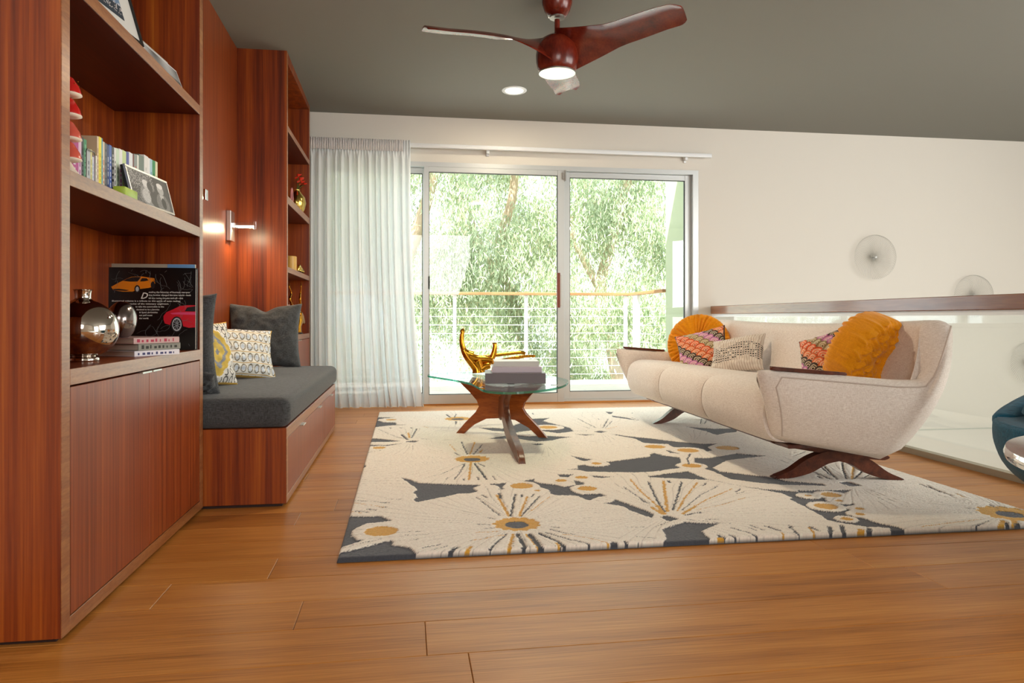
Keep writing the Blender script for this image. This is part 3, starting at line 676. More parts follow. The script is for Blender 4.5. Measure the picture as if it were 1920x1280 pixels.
# ---------------------------------------------------------------- rug: pattern traced on the floor plane
def unproj(P, z=.02):
    P = np.asarray(P, float); a = (P[..., 0] - 960) / F_PX; b = (597 - P[..., 1]) / F_PX
    s, c = math.sin(YAW), math.cos(YAW); t = (z - EYE) / b
    return np.stack([(s + a * c) * t, (c - a * s) * t], -1)
def Z(ox, oy, sc, pts): return [(ox + x / sc, oy + y / sc) for x, y in pts]
q1 = lambda *p: Z(620, 860, 6, p); q2 = lambda *p: Z(900, 860, 6, p); q3 = lambda *p: Z(1180, 850, 6, p)
q4 = lambda *p: Z(1480, 830, 4.364, p); q5 = lambda *p: Z(670, 760, 6.4, p); q6 = lambda *p: Z(960, 760, 6.4, p); q7 = lambda *p: Z(1220, 760, 6, p)
DARK = [
 q1((795,215),(900,235),(990,270),(1200,280),(1400,288),(1650,292),(1680,300),(1600,330),(1650,365),(1560,390),(1420,395),(1330,420),(1170,450),(960,490),(930,450),(975,430),(930,375),(975,340),(860,260)),
 q2((110,285),(300,270),(250,310),(270,345),(180,345)),
 q2((480,250),(620,225),(610,250),(660,270),(850,290),(950,315),(1080,290),(1050,240),(1170,265),(1160,290),(1030,310),(1020,350),(1080,385),(1150,400),(1370,390),(1420,420),(1330,430),(1230,470),(1080,415),(980,410),(880,415),(800,395),(760,350),(680,320),(660,290),(600,265),(500,255)),
 q2((870,175),(1050,175),(1000,210),(900,205)), q2((1220,185),(1500,205),(1380,215),(1270,210)),
 q6((790,720),(860,725),(1000,740),(1140,740),(1190,710),(1340,710),(1480,690),(1600,660),(1660,620),(1655,590),(1700,570),(1800,590),(1664,612+0)) ,
 q6((790,720),(860,725),(1000,740),(1140,740),(1190,710),(1340,710),(1480,690),(1600,660),(1660,620),(1655,590),(1700,570)) + q7((0,540),(170,565),(330,585),(345,650),(290,670),(350,700),(200,720),(0,750)) + q6((1700,795),(1500,805),(1200,800),(900,795),(790,770),(650,775),(790,755)),
 q6((710,605),(850,630),(970,650),(870,670),(800,650)), q6((225,465),(340,455),(380,468),(300,480)),
 q6((-300,400),(0,350),(200,370),(450,365),(720,380),(560,400),(480,420),(300,435),(60,400),(0,400)),
 q6((230,160),(450,150),(370,185),(480,215),(700,270),(740,310),(560,335),(380,310),(250,300),(60,320),(-200,300),(20,240)),
 q6((740,345),(1000,350),(880,362)), q6((975,315),(1060,303),(1140,315),(1060,330)), q6((1120,75),(1210,78),(1200,100),(1170,105)), q6((1200,120),(1400,150),(1520,185),(1360,160),(1210,140)),
 q6((1180,345),(1270,350),(1400,370)) + q7((0,370),(150,390),(330,410),(570,430),(740,430),(660,460),(690,510),(600,520),(480,475),(250,470),(200,435),(0,430)) + q6((1700,460),(1580,450),(1480,400)),
 q7((170,505),(250,510),(320,545),(220,535)),
 q7((490,590),(650,590),(850,560),(960,540),(1080,550),(1190,560),(1300,570),(1080,590),(850,620),(700,700),(780,740),(1100,780),(1320,800),(1540,850),(1920,880),(1960,895),(1960,905),(1500,895),(1200,870),(900,830),(700,740),(600,710),(640,690),(490,640)),
 q3((200,260),(420,225),(660,200),(880,290),(1080,335),(1260,370),(1500,400),(1920,430)) + q4((60,390),(510,385),(450,410),(440,450),(540,510),(500,530),(480,580),(620,620),(740,660),(890,690),(1000,730),(1010,770),(880,770),(830,730),(820,700),(700,690),(640,690),(450,660),(330,640),(250,590),(160,540),(0,460)) + q3((1830,500),(1720,450),(1430,400),(1250,370),(900,300),(480,280),(250,270)),
 q6((1640,855),(1920,830),(1920,870)) , 
 q1((165,645),(440,650),(550,640),(690,700),(400,730),(270,790),(230,850),(300,910),(370,915),(100,1005),(40,1000),(100,820)),
 q1((55,1070),(350,1000),(610,930),(690,920),(700,970),(900,1000),(980,1080),(960,1130),(40,1190)),
 q3((370,850),(620,770),(1010,790),(810,870),(900,950),(980,1030),(970,1070),(320,1080),(420,950)), q3((340,715),(400,700),(470,705),(560,735),(450,765)),
 q3((-60,590),(0,590),(270,680),(260,730),(0,640)), q2((1380,500),(1480,490),(1520,455),(1700,520),(1920,600),(1920,665),(1740,600),(1640,540)),
 q5((205,140),(440,145),(260,165),(300,200),(460,205),(470,230),(610,235),(400,240),(180,265)), q5((130,390),(330,405),(520,430),(380,438),(115,440)), q5((100,470),(330,475),(560,455),(330,490),(90,490)), q5((30,700),(95,700),(100,740),(10,755)),
 q5((1450,265),(1700,270),(1960,330),(1620,305)), q5((580,430),(660,422),(740,425),(690,445),(590,440)),
 q7((400,240),(700,262),(1000,255),(960,300),(850,310),(740,332),(620,290)), q7((1880,545+255),(1900,800),(1920,820),(1890,812)),
 q4((395,325),(470,318),(560,340),(590,355),(500,358)),
]
# (px, py, rx yellow, rx white ring, dark centre rx)
RINGS = [(715,996,31,55,0),(978,911,22,34,0),(1007,920,5,24,0),(917,914,0,21,0),(1052,901,11,23,0),(1018,899,0,17,0),(1090,895,12,24,0),(1101,916,18,32,0),(1118,869,10,25,0),(1228,837.5,19,33,0),(1290,844.5,20,34,0),(1364,840,21,35,0),(1297,873,18,29,0),
 (1558,928,18,31,0),(1549,949.5,21,35,0),(1573,939,7,24,0),(1587,973,11,22,0),(1516,929.5,6,22,0),(1612,954,9,24,0),(1612,964,9,24,0),(1027,801,18,31,0),(711,839.5,12,22,0),(733,787,10,24,0)]
FLOW = [(969,982.5,43,22),(885,860.5,32,16),(1893,963,52,23),(858,785,24,12),(1317,778,14,9)]
SEG = []
def sg(q, c, w, *pts):
    p = q(*pts)
    for a, b in zip(p, p[1:]): SEG.append((a, b, c, w))
sg(q2,'y',.010,(190,410),(330,650)); sg(q2,'d',.007,(395,400),(345,650)); sg(q2,'y',.008,(530,430),(440,650)); sg(q2,'d',.006,(670,420),(500,600),(455,650)); sg(q2,'d',.005,(20,480),(220,640)); sg(q2,'d',.010,(215,390),(235,440)); sg(q2,'d',.008,(465,405),(470,435))
sg(q2,'d',.006,(600,400),(580,430)); sg(q2,'y',.003,(780,430),(560,600)); sg(q2,'d',.006,(30,410),(75,435)); sg(q2,'y',.010,(375,850),(320,1030)); sg(q2,'d',.007,(290,850),(180,950),(60,1065)); sg(q2,'d',.012,(420,850),(500,980),(470,1075)); sg(q2,'y',.007,(520,850),(690,1050)); sg(q2,'d',.014,(560,850),(640,940),(720,1040)); sg(q2,'d',.010,(660,840),(880,930),(1000,1040)); sg(q2,'y',.008,(860,950),(950,1040))
sg(q2,'d',.007,(740,830),(1000,910),(1200,950),(1330,1010)); sg(q2,'y',.014,(1210,985),(1265,1010)); sg(q2,'d',.005,(800,800),(950,840),(1060,855)); sg(q2,'y',.004,(950,855),(1250,900),(1490,965)); sg(q2,'y',.016,(1490,965),(1510,1005)); sg(q2,'d',.020,(1510,950),(1600,1020)); sg(q2,'d',.010,(1630,930),(1760,1010)); sg(q2,'d',.010,(1780,940),(1900,1010)); sg(q2,'d',.007,(-40,740),(110,745)); sg(q2,'d',.006,(80,665),(160,680)); sg(q2,'d',.007,(60,790),(160,783)); sg(q2,'y',.004,(-60,835),(220,820)); sg(q2,'y',.004,(-120,930),(290,855)); sg(q2,'d',.006,(810,770),(900,780)); sg(q2,'d',.003,(1740,880),(1920,890)); sg(q2,'d',.003,(1630,772),(1860,772))
sg(q1,'d',.007,(1040,1005),(1230,965)); sg(q1,'d',.004,(1140,1025),(1310,985)); sg(q1,'d',.013,(1290,1100),(1330,1050),(1420,1000)); sg(q1,'y',.010,(1510,1055),(1580,990)); sg(q1,'d',.016,(1600,1085),(1650,1040)); sg(q1,'d',.006,(1700,410),(1760,440)); sg(q1,'d',.004,(1640,435),(1900,640))
sg(q1,'d',.004,(860,930),(960,912)); sg(q1,'d',.003,(880,825),(1010,823)); sg(q1,'d',.003,(820,862),(1080,858)); sg(q1,'d',.008,(560,495),(640,497)); sg(q1,'d',.008,(560,545),(620,547)); sg(q1,'d',.008,(415,570),(510,580)); sg(q1,'d',.006,(275,590),(430,607)); sg(q1,'y',.005,(220,592),(340,612)); sg(q1,'d',.003,(230,470),(560,490)); sg(q1,'d',.003,(610,462),(830,455)); sg(q1,'y',.003,(260,500),(600,545))
sg(q1,'d',.003,(130,1010),(250,975),(560,905)); 
sg(q3,'y',.007,(10,290),(120,420),(280,560),(400,680)); sg(q3,'d',.008,(215,320),(320,540),(395,650)); sg(q3,'y',.011,(385,310),(400,450),(430,655)); sg(q3,'d',.007,(590,320),(490,640)); sg(q3,'y',.007,(770,330),(640,480),(540,650)); sg(q3,'d',.005,(990,370),(800,470),(590,640)); sg(q3,'y',.005,(1160,400),(850,530),(600,670)); sg(q3,'d',.004,(1290,435),(1200,455)); sg(q3,'y',.012,(740,600),(600,680)); sg(q3,'d',.010,(800,665),(620,695)); sg(q3,'d',.007,(125,510),(215,565)); sg(q3,'d',.004,(-60,380),(130,510)); sg(q3,'y',.003,(1300,500),(1000,590),(750,640)); sg(q3,'y',.016,(320,590),(390,680)); sg(q3,'y',.014,(250,610),(380,685)); sg(q3,'d',.012,(440,310),(455,330)); sg(q3,'d',.007,(860,335),(825,365)); sg(q3,'d',.006,(1250,400),(1200,435)); sg(q3,'d',.004,(640,745),(1150,795)); sg(q3,'d',.006,(860,745),(1000,745))
sg(q3,'d',.014,(1010,925),(1180,1020)); sg(q3,'y',.018,(1030,950),(1110,1020)); sg(q3,'d',.007,(1150,840),(1380,905),(1510,975)); sg(q3,'y',.014,(1470,985),(1500,990)); sg(q3,'d',.011,(1540,820),(1690,870)); sg(q3,'y',.006,(1710,895),(1790,960)); sg(q3,'y',.014,(1770,960),(1800,990)); sg(q3,'d',.014,(1590,950),(1615,1000)); sg(q3,'d',.012,(1260,975),(1285,1010)); sg(q3,'d',.006,(1130,920),(1220,950)); sg(q3,'d',.005,(1350,840),(1430,870)); sg(q3,'d',.004,(1360,810),(1520,870)); sg(q3,'d',.006,(1790,810),(1840,835)); sg(q3,'d',.006,(1850,885),(1920,915)); sg(q3,'d',.003,(60,938),(300,958)); sg(q3,'d',.012,(0,1020),(80,1070)); sg(q3,'d',.012,(110,1010),(210,1065)); sg(q3,'d',.003,(300,828),(440,770))
sg(q4,'d',.010,(170,690),(240,720)); sg(q4,'y',.007,(160,690),(240,790)); sg(q4,'d',.013,(330,690),(350,790)); sg(q4,'d',.012,(430,680),(450,780)); sg(q4,'y',.020,(588,715),(590,775)); sg(q4,'d',.014,(650,700),(660,770)); sg(q4,'d',.020,(760,740),(780,770)); sg(q4,'d',.012,(840,715),(845,770)); sg(q4,'y',.004,(1080,690),(1340,655),(1560,630)); sg(q4,'d',.004,(1500,690),(1640,640)); sg(q4,'d',.018,(1445,740),(1490,695)); sg(q4,'y',.016,(1745,640),(1700,725)); sg(q4,'d',.012,(1780,655),(1790,720)); sg(q4,'y',.014,(1840,640),(1845,715)); sg(q4,'d',.018,(1865,660),(1890,710)); sg(q4,'d',.006,(1060,340),(1240,400)); sg(q4,'d',.006,(1130,350),(1200,390),(1340,440)); sg(q4,'d',.004,(1450,540),(1540,545)); sg(q4,'y',.006,(1370,420),(1440,450)); sg(q4,'d',.006,(0,690),(110,770)); sg(q4,'d',.006,(1640,510),(1700,530))
sg(q4,'d',.008,(340,300),(130,215)); sg(q4,'d',.007,(390,300),(270,180)); sg(q4,'d',.008,(465,295),(440,220),(430,160)); sg(q4,'y',.009,(512,300),(530,170)); sg(q4,'d',.008,(530,295),(620,205)); sg(q4,'d',.005,(600,290),(700,235)); sg(q4,'d',.007,(340,270),(250,190))
sg(q5,'d',.006,(1250,440),(1320,590)); sg(q5,'y',.007,(1410,440),(1350,590)); sg(q5,'d',.006,(1500,470),(1390,590)); sg(q5,'y',.004,(1110,470),(1180,550)); sg(q5,'d',.008,(1170,570),(1225,600)); sg(q5,'y',.009,(1362,690),(1340,890)); sg(q5,'d',.006,(1290,700),(1220,820),(1160,890)); sg(q5,'d',.009,(1405,695),(1490,800),(1550,890)); sg(q5,'d',.007,(1450,695),(1530,735)); sg(q5,'d',.005,(1620,850),(1660,895)); sg(q5,'d',.006,(1275,880),(1280,905)); sg(q5,'y',.009,(1500,535),(1470,565)); sg(q5,'d',.006,(1435,860),(1460,895)); sg(q5,'d',.004,(1085,865),(1060,890)); sg(q5,'d',.003,(1280,700),(1000,830),(850,860))
sg(q5,'d',.014,(530,350),(600,410)); sg(q5,'y',.010,(610,330),(625,390)); sg(q5,'d',.007,(710,280),(650,390)); sg(q5,'d',.007,(470,380),(560,400)); sg(q5,'d',.007,(510,268),(530,275)); sg(q5,'d',.007,(640,265),(650,275)); sg(q5,'d',.003,(250,290),(480,385)); sg(q5,'d',.006,(385,268),(405,278)); sg(q5,'d',.005,(760,400),(860,408)); sg(q5,'d',.014,(1070,110),(1110,140)); sg(q5,'d',.008,(1185,105),(1165,140)); sg(q5,'d',.010,(1185,190),(1180,225)); sg(q5,'y',.004,(780,255),(860,270)); sg(q5,'d',.005,(280,540),(100,572))
sg(q6,'d',.005,(790,160),(900,215),(1010,270)); sg(q6,'d',.005,(860,255),(930,275)); sg(q6,'d',.006,(1155,160),(1090,270)); sg(q6,'d',.008,(1030,162),(1050,170)); sg(q6,'y',.004,(1250,255),(1130,285)); sg(q6,'d',.004,(1200,190),(1110,275)); sg(q6,'d',.006,(180,95),(200,105)); sg(q6,'d',.008,(245,90),(255,110)); sg(q6,'d',.006,(1430,145),(1520,180)); sg(q6,'d',.006,(1430,95),(1450,90))
sg(q6,'d',.006,(720,308),(900,305))
sg(q7,'d',.007,(445,545),(410,600),(435,655)); sg(q7,'d',.005,(560,210),(570,150)); sg(q7,'d',.005,(600,210),(640,150)); sg(q7,'d',.004,(700,210),(740,190)); sg(q7,'d',.010,(1880,800),(1920,820)); sg(q7,'d',.006,(1600,570),(1740,520))
CENT = [(969,982.5),(885,860.5),(1893,963),(858,785),(1317,775),(1255,965),(1600,908),(1125,809),(772,827),(1020,832),(520,905),(1300,830),(1255,965)]
def make_rug():
    X0, X1, Y0, Y1 = -.218, 2.432, 2.318, 5.86
    xs = np.linspace(X0, X1, 640)
    ys = [Y0]
    while ys[-1] < Y1: ys.append(ys[-1] + .0034 * (ys[-1] / Y0) ** 1.15)
    ys = np.array(ys); ys[-1] = Y1
    nx, ny = len(xs), len(ys); GX, GY = np.meshgrid(xs, ys, indexing='ij'); r = np.random.default_rng(5)
    jx = GX + r.normal(size=GX.shape) * .0014 + .0015 * np.sin(GY * 90 + 3 * np.sin(GX * 50)); jy = GY + r.normal(size=GX.shape) * .0014 + .0015 * np.sin(GX * 95 + 2 * np.sin(GY * 60))
    cream, dark, yel = 0, 1, 2
    K = np.zeros(GX.shape, int); H = np.ones(GX.shape)
    # carved radial lines of the nearest flower
    C = unproj(CENT); D = np.stack([np.hypot(GX - c[0], (GY - c[1])) for c in C], 0); k = D.argmin(0)
    cx, cy = C[k, 0], C[k, 1]; ang = np.arctan2(GY - cy, GX - cx); dist = D.min(0)
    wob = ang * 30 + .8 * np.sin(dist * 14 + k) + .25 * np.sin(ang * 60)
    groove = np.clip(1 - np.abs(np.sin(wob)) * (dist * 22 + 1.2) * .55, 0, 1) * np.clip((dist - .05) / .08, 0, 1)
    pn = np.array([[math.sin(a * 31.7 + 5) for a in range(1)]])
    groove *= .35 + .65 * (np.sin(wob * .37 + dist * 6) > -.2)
    def inpoly(P):
        W = unproj(P); x0, y0 = W.min(0) - .02; x1, y1 = W.max(0) + .02
        i0, i1 = np.searchsorted(xs, [x0, x1]); j0, j1 = np.searchsorted(ys, [y0, y1])
        if i1 <= i0 or j1 <= j0: return None
        px, py = jx[i0:i1, j0:j1], jy[i0:i1, j0:j1]; ins = np.zeros(px.shape, bool); n = len(W)
        for a in range(n):
            xa, ya = W[a]; xb, yb = W[(a + 1) % n]
            if ya == yb: continue
            c = ((ya > py) != (yb > py)) & (px < (xb - xa) * (py - ya) / (yb - ya) + xa); ins ^= c
        return (slice(i0, i1), slice(j0, j1)), ins
    for P in DARK:
        q = inpoly(P)
        if q: K[q[0]][q[1]] = dark
    s, c_ = math.sin(YAW), math.cos(YAW)
    def circ(px, py, rx, val, scal=0):
        if rx <= 0: return
        w0 = unproj((px, py)); zc_ = w0[0] * s + w0[1] * c_; rr = rx / F_PX * zc_
        d = np.hypot(jx - w0[0], jy - w0[1]); a = np.arctan2(jy - w0[1], jx - w0[0])
        K[d < rr * (1 + scal * np.sin(a * 13))] = val
    for px, py, ry, rw, rd in RINGS: circ(px, py, rw, cream)
    for px, py, ry, rw, rd in RINGS: circ(px, py, ry, yel)
    for px, py, ry, rd in FLOW: circ(px, py, ry, yel, .06); circ(px, py, rd, dark)
    for a, b, c, wd in SEG:
        A, B = unproj([a, b]); x0, y0 = np.minimum(A, B) - wd * 2; x1, y1 = np.maximum(A, B) + wd * 2
        i0, i1 = np.searchsorted(xs, [x0, x1]); j0, j1 = np.searchsorted(ys, [y0, y1])
        if i1 <= i0 or j1 <= j0: continue
        px, py = jx[i0:i1, j0:j1], jy[i0:i1, j0:j1]; d = B - A; L2 = max(d @ d, 1e-9)
        t = np.clip(((px - A[0]) * d[0] + (py - A[1]) * d[1]) / L2, 0, 1)
        dd = np.hypot(px - A[0] - t * d[0], py - A[1] - t * d[1]); K[i0:i1, j0:j1][dd < wd * .6] = dark if c == 'd' else yel
    edge = np.minimum(np.minimum(GX - X0, X1 - GX), np.minimum(GY - Y0, Y1 - GY)); K[edge < .0012] = dark
    pal = np.array([lin('#fbf2e6')[:3], lin('#4a4d55')[:3], lin('#dda63c')[:3]])
    col = pal[K] * (1 + r.normal(size=GX.shape)[..., None] * .05)
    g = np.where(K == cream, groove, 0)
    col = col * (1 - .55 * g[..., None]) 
    Hh = np.where(K == cream, .0230, np.where(K == dark, .0165, .0190))
    # soften height
    for _ in range(1): Hh[1:-1, 1:-1] = (Hh[1:-1, 1:-1] * 2 + Hh[:-2, 1:-1] + Hh[2:, 1:-1] + Hh[1:-1, :-2] + Hh[1:-1, 2:]) / 6
    Hh = Hh - .004 * g + r.normal(size=GX.shape) * .0006
    rnd = np.sqrt(np.clip(1 - (1 - np.clip(edge / .012, 0, 1)) ** 2, 0, 1)); Hh = .004 + (Hh - .004) * rnd
    ZZ = Hh.copy(); ZZ[0, :] = .001; ZZ[-1, :] = .001; ZZ[:, 0] = .001; ZZ[:, -1] = .001
    V = np.stack([GX, GY, ZZ], -1).reshape(-1, 3)
    n = nx * ny; idx = np.arange(n).reshape(nx, ny)
    q = np.stack([idx[:-1, :-1], idx[1:, :-1], idx[1:, 1:], idx[:-1, 1:]], -1).reshape(-1, 4).astype(np.int32)
    me = bpy.data.meshes.new('rug'); me.vertices.add(n); me.vertices.foreach_set('co', V.ravel().astype(np.float32))
    me.loops.add(q.size); me.loops.foreach_set('vertex_index', q.ravel())
    me.polygons.add(len(q)); me.polygons.foreach_set('loop_start', np.arange(0, q.size, 4, dtype=np.int32)); me.polygons.foreach_set('loop_total', np.full(len(q), 4, dtype=np.int32))
    me.update(calc_edges=True); vcol(me, np.clip(col, 0, 1).reshape(-1, 3))
    o = link('area_rug', me, M['rug'], None, True)
    return o
tag(make_rug(), 'large wool rug with cream flowers on slate under sofa and coffee table', 'rug')

# ---------------------------------------------------------------- sofa
SX, SY, SROT = 2.045, 4.03, R(-1.0)
sofa = empty('sofa', 'long cream linen sofa with curved shell and dark wooden legs', 'sofa', (SX, SY, 0), SROT)
# local: x = depth (0 centre; front negative), y = along length
def shell():
    n = 120; T = np.linspace(0, 1, n)
    def path(hl0, xf, xb, rc, hb=None):
        hl = hb
        """U: front of near arm -> back corner -> front of far arm; returns function of arc fraction"""
        pts = []
        for i in range(25): pts.append((xf + (xb - rc - xf) * i / 24, -(hl0 + (hl - hl0) * i / 24)))
        for i in range(1, 13):
            a = -PI / 2 + PI / 2 * i / 12; pts.append((xb - rc + rc * math.cos(a), -hl + rc + rc * math.sin(a)))
        for i in range(1, 24): pts.append((xb, -hl + rc + (2 * hl - 2 * rc) * i / 24))
        for i in range(0, 13):
            a = PI / 2 * i / 12; pts.append((xb - rc + rc * math.cos(a), hl - rc + rc * math.sin(a)))
        for i in range(1, 25): pts.append((xb - rc + (xf - xb + rc) * i / 24, hl + (hl0 - hl) * i / 24))
        return np.array(pts)
    top = path(1.165, -.51, .405, .16, 1.265); bot = path(1.085, -.40, .14, .14, 1.215)
    N = len(top); V = []; ring = 30
    nrm_src = top
    def h_at(i):
        x, y = top[i]; f = np.clip((x - .20) / .17, 0, 1); f = f * f * (3 - 2 * f)
        arm = .562 - .05 * np.clip((x + .5) / .6, 0, 1); back = .752 + .022 * min(1, (y / 1.1) ** 2)
        return arm + (back - arm) * f
    for i in range(N):
        a = top[max(i - 1, 0)]; b = top[min(i + 1, N - 1)]; t = b - a; t = t / np.linalg.norm(t); inn = np.array([-t[1], t[0]])
        h = h_at(i); x, y = top[i]
        th_t = .105 + .03 * np.clip((x - .2) / .2, 0, 1); 
        ends = min(i, N - 1 - i); e = min(1, math.sqrt(ends / 4.0)) if ends < 4 else 1
        z0 = .235 - .085 * float(np.clip((bot[i][0] + .40) / .52, 0, 1))
        def P(s, o):   # s along height 0..1, o inward offset
            bulge = (.035 + .045 * np.clip((x - .2) / .15, 0, 1)) * math.sin(PI * min(1, s))
            p = bot[i] * (1 - s) + top[i] * s - inn * bulge
            return p + inn * o
        sec = []
        # outer face bottom -> top
        for s in np.linspace(0, 1, 12):
            z = z0 + (h - .05 - z0) * s; rb = .045 * (1 - min(1, s / .12)) ** 2
            sec.append((*P(s * .93, rb), z))
        for k in range(1, 7):
            ph = PI * k / 7; oc = th_t / 2 * (1 - math.cos(ph)); sec.append((*P(.93 + .07 * math.sin(ph) * .4, oc), h - .05 + .05 * math.sin(ph)))
        for s in np.linspace(1, 0, 12):
            zin = z0 + .06; z = zin + (h - .05 - zin) * s; sec.append((*P(.93 * (zin + (h - .05 - zin) * s - z0) / (h - .05 - z0), th_t + .03 * (1 - s)), z))
        sec = np.array(sec)
        if e < 1:
            c = sec.mean(0); d = np.array([t[0], t[1], 0]) 
            mid = sec.copy(); mid[:, :2] = c[:2] + (sec[:, :2] - c[:2]) * 1
            # shrink thickness only (towards centre line of the wall)
            ctr_line = []
            for v in sec:
                s = np.clip((v[2] - z0) / (h - .05 - z0), 0, 1); pc = P(.93 * s, th_t / 2); ctr_line.append((pc[0], pc[1], v[2]))
            cl = np.array(ctr_line); sec[:, :2] = cl[:, :2] + (sec[:, :2] - cl[:, :2]) * (.25 + .75 * e); sec[:, 2] = c[2] + (sec[:, 2] - c[2]) * (.93 + .07 * e)
        V.append(sec)
    V = np.array(V); ns = V.shape[1]
    idx = np.arange(N * ns).reshape(N, ns); idc = np.concatenate([idx, idx[:, :1]], 1)
    q = np.stack([idc[:-1, :-1], idc[1:, :-1], idc[1:, 1:], idc[:-1, 1:]], -1).reshape(-1, 4).tolist()
    q.append(idx[0].tolist()); q.append(idx[-1][::-1].tolist())
    me = bpy.data.meshes.new('shell'); me.from_pydata(V.reshape(-1, 3).tolist(), [], q)
    bm = bmesh.new(); bm.from_mesh(me); bmesh.ops.recalc_face_normals(bm, faces=bm.faces); bm.to_mesh(me); bm.free()
    return me, V
me, SV = shell()
o = link('upholstered_shell', me, M['linen'], sofa, True)
# piping along the outer shoulder and down the arm fronts
pp = [Vector(SV[i, 10]) for i in range(3, SV.shape[0] - 3)]
def outw(i, j, d=.0012): 
    v = Vector(SV[i, j]); c = Vector((0, 0, v.z)); nn = (v - Vector((0, v.y * .8, v.z))); nn.normalize(); return v + nn * d
NP = SV.shape[0]
path_ = [outw(2, j) for j in range(1, 11)] + [outw(i, 12) for i in range(3, NP - 3)] + [outw(NP - 3, j) for j in range(10, 0, -1)]
tube('piping', path_, .0035, M['piping'], sofa, n=6)
# seat deck and three seat cushions, rounded front roll
def cushion(y0, y1):
    ny, nsec = 16, 40; V = []
    def sec(bul):
        P = []
        # profile in (x,z): from bottom back, forward under, round the front, over the top to the back
        pr = [(.05, .23), (-.05, .205), (-.30, .212), (-.385, .222), (-.425, .25), (-.447, .295), (-.455, .34), (-.45, .395), (-.43, .44), (-.39, .468), (-.33, .478), (-.2, .472), (0, .455), (.15, .440), (.22, .43), (.22, .36)]
        return sp2(pr, 4, False)
    base = sec(0)
    for i in range(ny + 1):
        t = i / ny; y = y0 + (y1 - y0) * t; e = min(t, 1 - t) * 2
        puff = min(1.0, (1 - (1 - min(1, e * 3.2)) ** 2)) ; s = .955 + .045 * puff ** .5
        V.append([(-.05 + (x + .05) * s if x < 0 else x, y, .33 + (z - .33) * s) for x, z in base])
    V = np.array(V); ns = V.shape[1]; N = ny + 1
    idx = np.arange(N * ns).reshape(N, ns); idc = np.concatenate([idx, idx[:, :1]], 1)
    q = np.stack([idc[:-1, :-1], idc[1:, :-1], idc[1:, 1:], idc[:-1, 1:]], -1).reshape(-1, 4).tolist(); q.append(idx[0].tolist()); q.append(idx[-1][::-1].tolist())
    me = bpy.data.meshes.new('seat_cushion'); me.from_pydata(V.reshape(-1, 3).tolist(), [], q)
    bm = bmesh.new(); bm.from_mesh(me); bmesh.ops.recalc_face_normals(bm, faces=bm.faces); bm.to_mesh(me); bm.free()
    return me
e_ = 1.045; w3 = 2 * e_ / 3
for k in range(3):
    o = link('seat_cushion', cushion(-e_ + k * w3, -e_ + (k + 1) * w3), M['linen'], sofa); o.data.shade_smooth(); sharp(o.data, 50)
for k in (1, 2):
    pr_ = [(-.30, .217), (-.375, .227), (-.412, .255), (-.430, .30), (-.438, .345), (-.434, .392), (-.416, .432), (-.38, .456), (-.325, .466), (-.2, .461), (0, .446), (.15, .432)]
    tube('seam', [(v.x, -e_ + k * w3, v.y) for v in spline([(a, b, 0) for a, b in pr_], 4)], .0028, M['piping'], sofa, n=6)
# wooden arm caps
for sgn in (-1, 1):
    bm = bmesh.new(); P = sp2([(-.445, 0), (-.43, -.019), (-.36, -.027), (-.22, -.024), (-.125, -.010), (-.105, 0), (-.125, .010), (-.22, .024), (-.36, .027), (-.43, .019)], 5)
    def fn(u, v, d, s=sgn): return (u, s * (1.118 + .11 * (u + .5)) + v, .5655 - .05 * np.clip((u + .5) / .6, 0, 1) + d)
    prism('arm_cap', P, fn, -.006, .010, M['walnut'], sofa, bev=.004)
# base runners and curved legs
for sgn in (-1, 1):
    rn = sp2([(-.33, .240), (-.325, .205), (-.28, .178), (-.18, .160), (-.05, .140), (.10, .122), (.20, .115), (.215, .135), (.10, .160), (-.10, .20), (-.25, .235)], 5)
    prism('runner', rn, lambda u, v, d: (u, sgn * (.93 + .2 * u) + d, v), -.02, .02, M['walnut'], sofa, bev=.004)
    for s2 in (-1, 1):
        lg = sp2([(.0, .150), (s2 * .06, .152), (s2 * .14, .118), (s2 * .22, .060), (s2 * .295, .0245), (s2 * .225, .0240), (s2 * .13, .050), (s2 * .05, .095), (-.03 * s2, .118)], 5)
        prism('leg', lg, lambda u, v, d: (u - .01, sgn * (.93 + .2 * u) + d, v), -.024 + s2 * .0005, .024 + s2 * .0005, M['walnut'], sofa, bev=.005)
box('seat_base', -.30, .05, -1.02, 1.02, .185, .205, M['walnut'], sofa, bev=.004)

